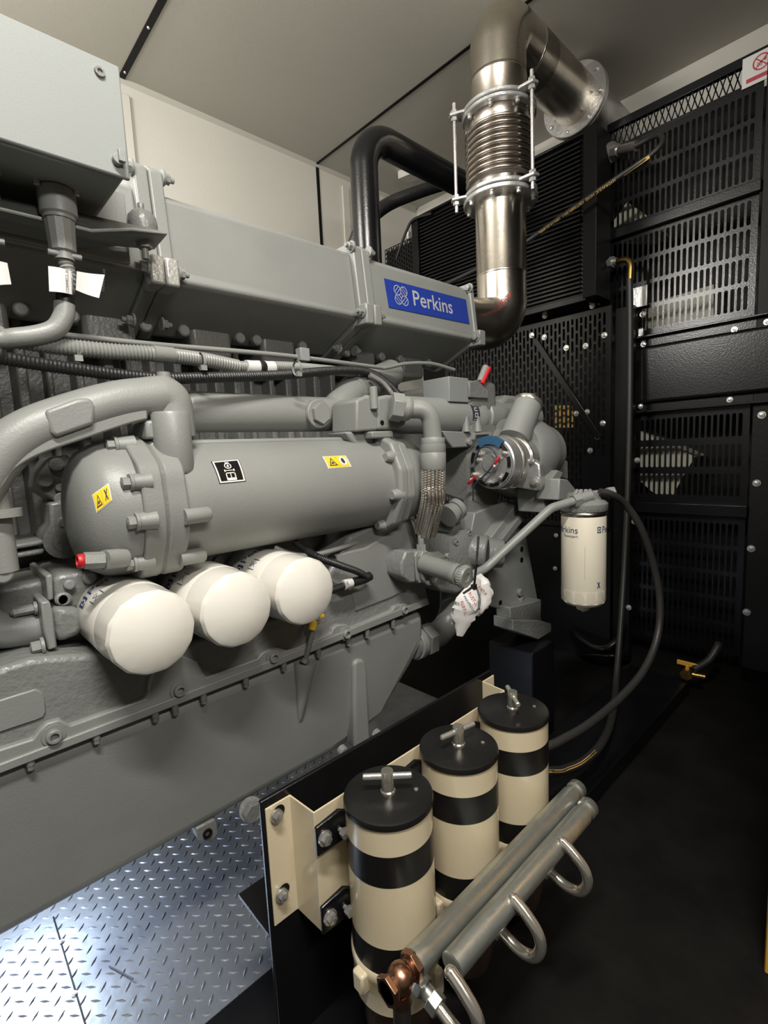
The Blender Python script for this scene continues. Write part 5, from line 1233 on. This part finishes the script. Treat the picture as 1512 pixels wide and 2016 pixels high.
# ================================================================ HOSES AT THE RADIATOR END
def hose(ps, r, label, name='hose', m=HOSEB, n=10, tail=()):
    P_ = cmr([aX(a, c, x) for a, c, x in ps] + [V(q) for q in tail], n); b = MB(); b.tube(P_, r, 16)
    o = b.build(name, m); return tag(o, label, 'hose'), P_
h1_, P1 = hose([(1240, 548, 2.36), (1241, 640, 2.36), (1240, 800, 2.34), (1236, 960, 2.30), (1227, 1150, 2.20), (1214, 1330, 1.98), (1205, 1410, 1.70), (1185, 1462, 1.48), (1150, 1498, 1.34), (1110, 1516, 1.22), (1066, 1526, 1.08)], .0125, 'long black hose dropping from bronze elbow to the floor behind canisters', tail=[(.985, .592, -.868), (.928, .562, -.862)])
gm = MB(); 
sub_ = [p for p in P1[-46:-12]]
fr = frames(sub_)
for (p0, u0, w0), (p1, u1, w1) in zip(fr, fr[1:]):
    tv = (-p0).normalized(); t_ = (p1 - p0).normalized(); tv = (tv - t_ * tv.dot(t_)).normalized(); sd = t_.cross(tv)
    o0, o1 = p0 + tv * .0118 - sd * .005 * 0, p1 + tv * .0118
    gm.poly([p0 + tv * .0122 - sd * .0035, p1 + tv * .0122 - sd * .0035, p1 + tv * .0122 + sd * .0035, p0 + tv * .0122 + sd * .0035])
gm.build('gold_stripe', GOLD, h1_)
el = thing('hose_elbow', aX(1240, 540, 2.36), 'bronze bent pipe fitting on top of the long black hose', 'fitting')
b = MB(); b.tube(fillet([aX(1203, 517, 2.40), aX(1243, 508, 2.37), aX(1241, 550, 2.36)], .05, 10), .0125, 16); b.build('bent_pipe', BRASS, el)
b = MB(); p = aX(1201, 517, 2.40); d_ = (aX(1243, 508, 2.37) - p).normalized(); b.hexa(p, d_, .024, .020); b.cyl(p - d_ * .02, p + d_ * .035, .014); b.build('nut', ALU, el)
hose([(1180, 968, 1.44), (1205, 974, 1.47), (1232, 994, 1.52), (1262, 1040, 1.56), (1286, 1110, 1.60), (1299, 1180, 1.61), (1295, 1250, 1.58), (1270, 1315, 1.48), (1225, 1370, 1.34), (1160, 1425, 1.16), (1100, 1460, 1.04), (1060, 1480, .98)], .0105, 'black hose looping from the fuel filter head down behind the canisters', tail=[(.945, .590, -.765), (.925, .570, -.765)])
hyd, P3 = hose([(1252, 287, 2.36), (1280, 272, 2.35), (1300, 266, 2.31), (1303, 282, 2.27), (1284, 303, 2.25), (1255, 324, 2.24), (1180, 374, 2.22), (1100, 430, 2.20), (1030, 480, 2.18), (955, 522, 2.16), (880, 558, 2.14)], .0105, 'black hydraulic hose with gold lettering crossing behind the exhaust pipe')
fit = thing('hose_fitting', aX(1205, 300, 2.42), 'polished steel hose fitting high on the guard below the mesh strip', 'fitting')
b = MB(); p, q = aX(1202, 300, 2.42), aX(1253, 287, 2.36); d_ = (q - p).normalized(); L = (q - p).length
b.cyl(p + d_ * L * .40, q, .020, seg=24); b.build('ferrule', CHROME, fit)
b = MB(); b.hexa(p + d_ * L * .12, d_, .026, L * .22); b.cyl(p, p + d_ * L * .42, .017); b.build('nut', ZINC, fit); MB().lathe([(.040, 0), (.040, .008), (.020, .012)], p, d_, 24).build('washer', ZINC, fit)
# lettering along the straight run, read from the other side
o1, o2 = aX(1212, 353, 2.2285), aX(1030, 480, 2.18)
b = MB(); u_ = (o2 - o1).normalized(); vw = -(o1 + o2).normalized(); vw = (vw - u_ * vw.dot(u_)).normalized(); up = u_.cross(vw)
up = up if up.dot(DWN) > 0 else -up
b.text('HYDRAULIC HOSE  GB/T3683-2011  1SN-13-22.4MPa', .0150, o1 + vw * .0112 - up * .005, u_, up)
b.build('gold_print', GOLD, hyd)
o3, o4 = aX(1279, 308, 2.247), aX(1238, 336, 2.238); u_ = (o4 - o3).normalized(); vw = -(o3 + o4).normalized(); vw = (vw - u_ * vw.dot(u_)).normalized(); up = u_.cross(vw); up = up if up.dot(DWN) > 0 else -up
gp = MB(); a0 = o3 + vw * .0110; a1 = o3 + u_ * (o4 - o3).length * 1.25 + vw * .0108; gp.poly([a0 - up * .006, a1 - up * .006, a1 + up * .006, a0 + up * .006]); gp.build('gold_band', GOLD, hyd)
b = MB(); b.text('KEBON', .0125, o3 + u_ * .012 + vw * .0114 - up * .0045, u_, up); b.build('dark_print', INK, hyd)
# drain valve near the floor
dv_ = thing('drain_valve', aX(1350, 1330, 2.30), 'small brass drain valve with butterfly handle near the dark floor', 'valve')
p = aX(1353, 1326, 2.30); b = MB(); b.ball(p, .022, 16); b.hexa(p, -X_, .024, .022); b.cyl(p, p + V((.02, -.06, -.004)), .014); b.build('body', BRASS, dv_)
b = MB(); b.bb(p.x - .006, p.x + .006, p.y - .040, p.y + .040, p.z + .034, p.z + .052); b.cyl(p, p + Z_ * .04, .008); b.build('handle', ORANGE, dv_, bevel=.002)
hose([(1366, 1318, 2.29), (1395, 1300, 2.34), (1412, 1275, 2.38), (1414, 1268, 2.40)], .015, 'short black drain hose rising from the brass valve')
# dark conduits lying near the post
hose([(1128, 1240, 2.385), (1145, 1258, 2.32), (1170, 1274, 2.28), (1195, 1276, 2.28), (1216, 1260, 2.32), (1226, 1238, 2.385)], .020, 'dark glossy cable loop hanging low on the base sheet beyond the fuel filter', 'cable_loop', BLACK)
hose([(1140, 1290, 2.385), (1160, 1290, 2.30), (1185, 1290, 2.28), (1215, 1292, 2.30), (1236, 1290, 2.385)], .012, 'thin dark cable hanging just below the glossy cable loop', 'cable', BLACK)
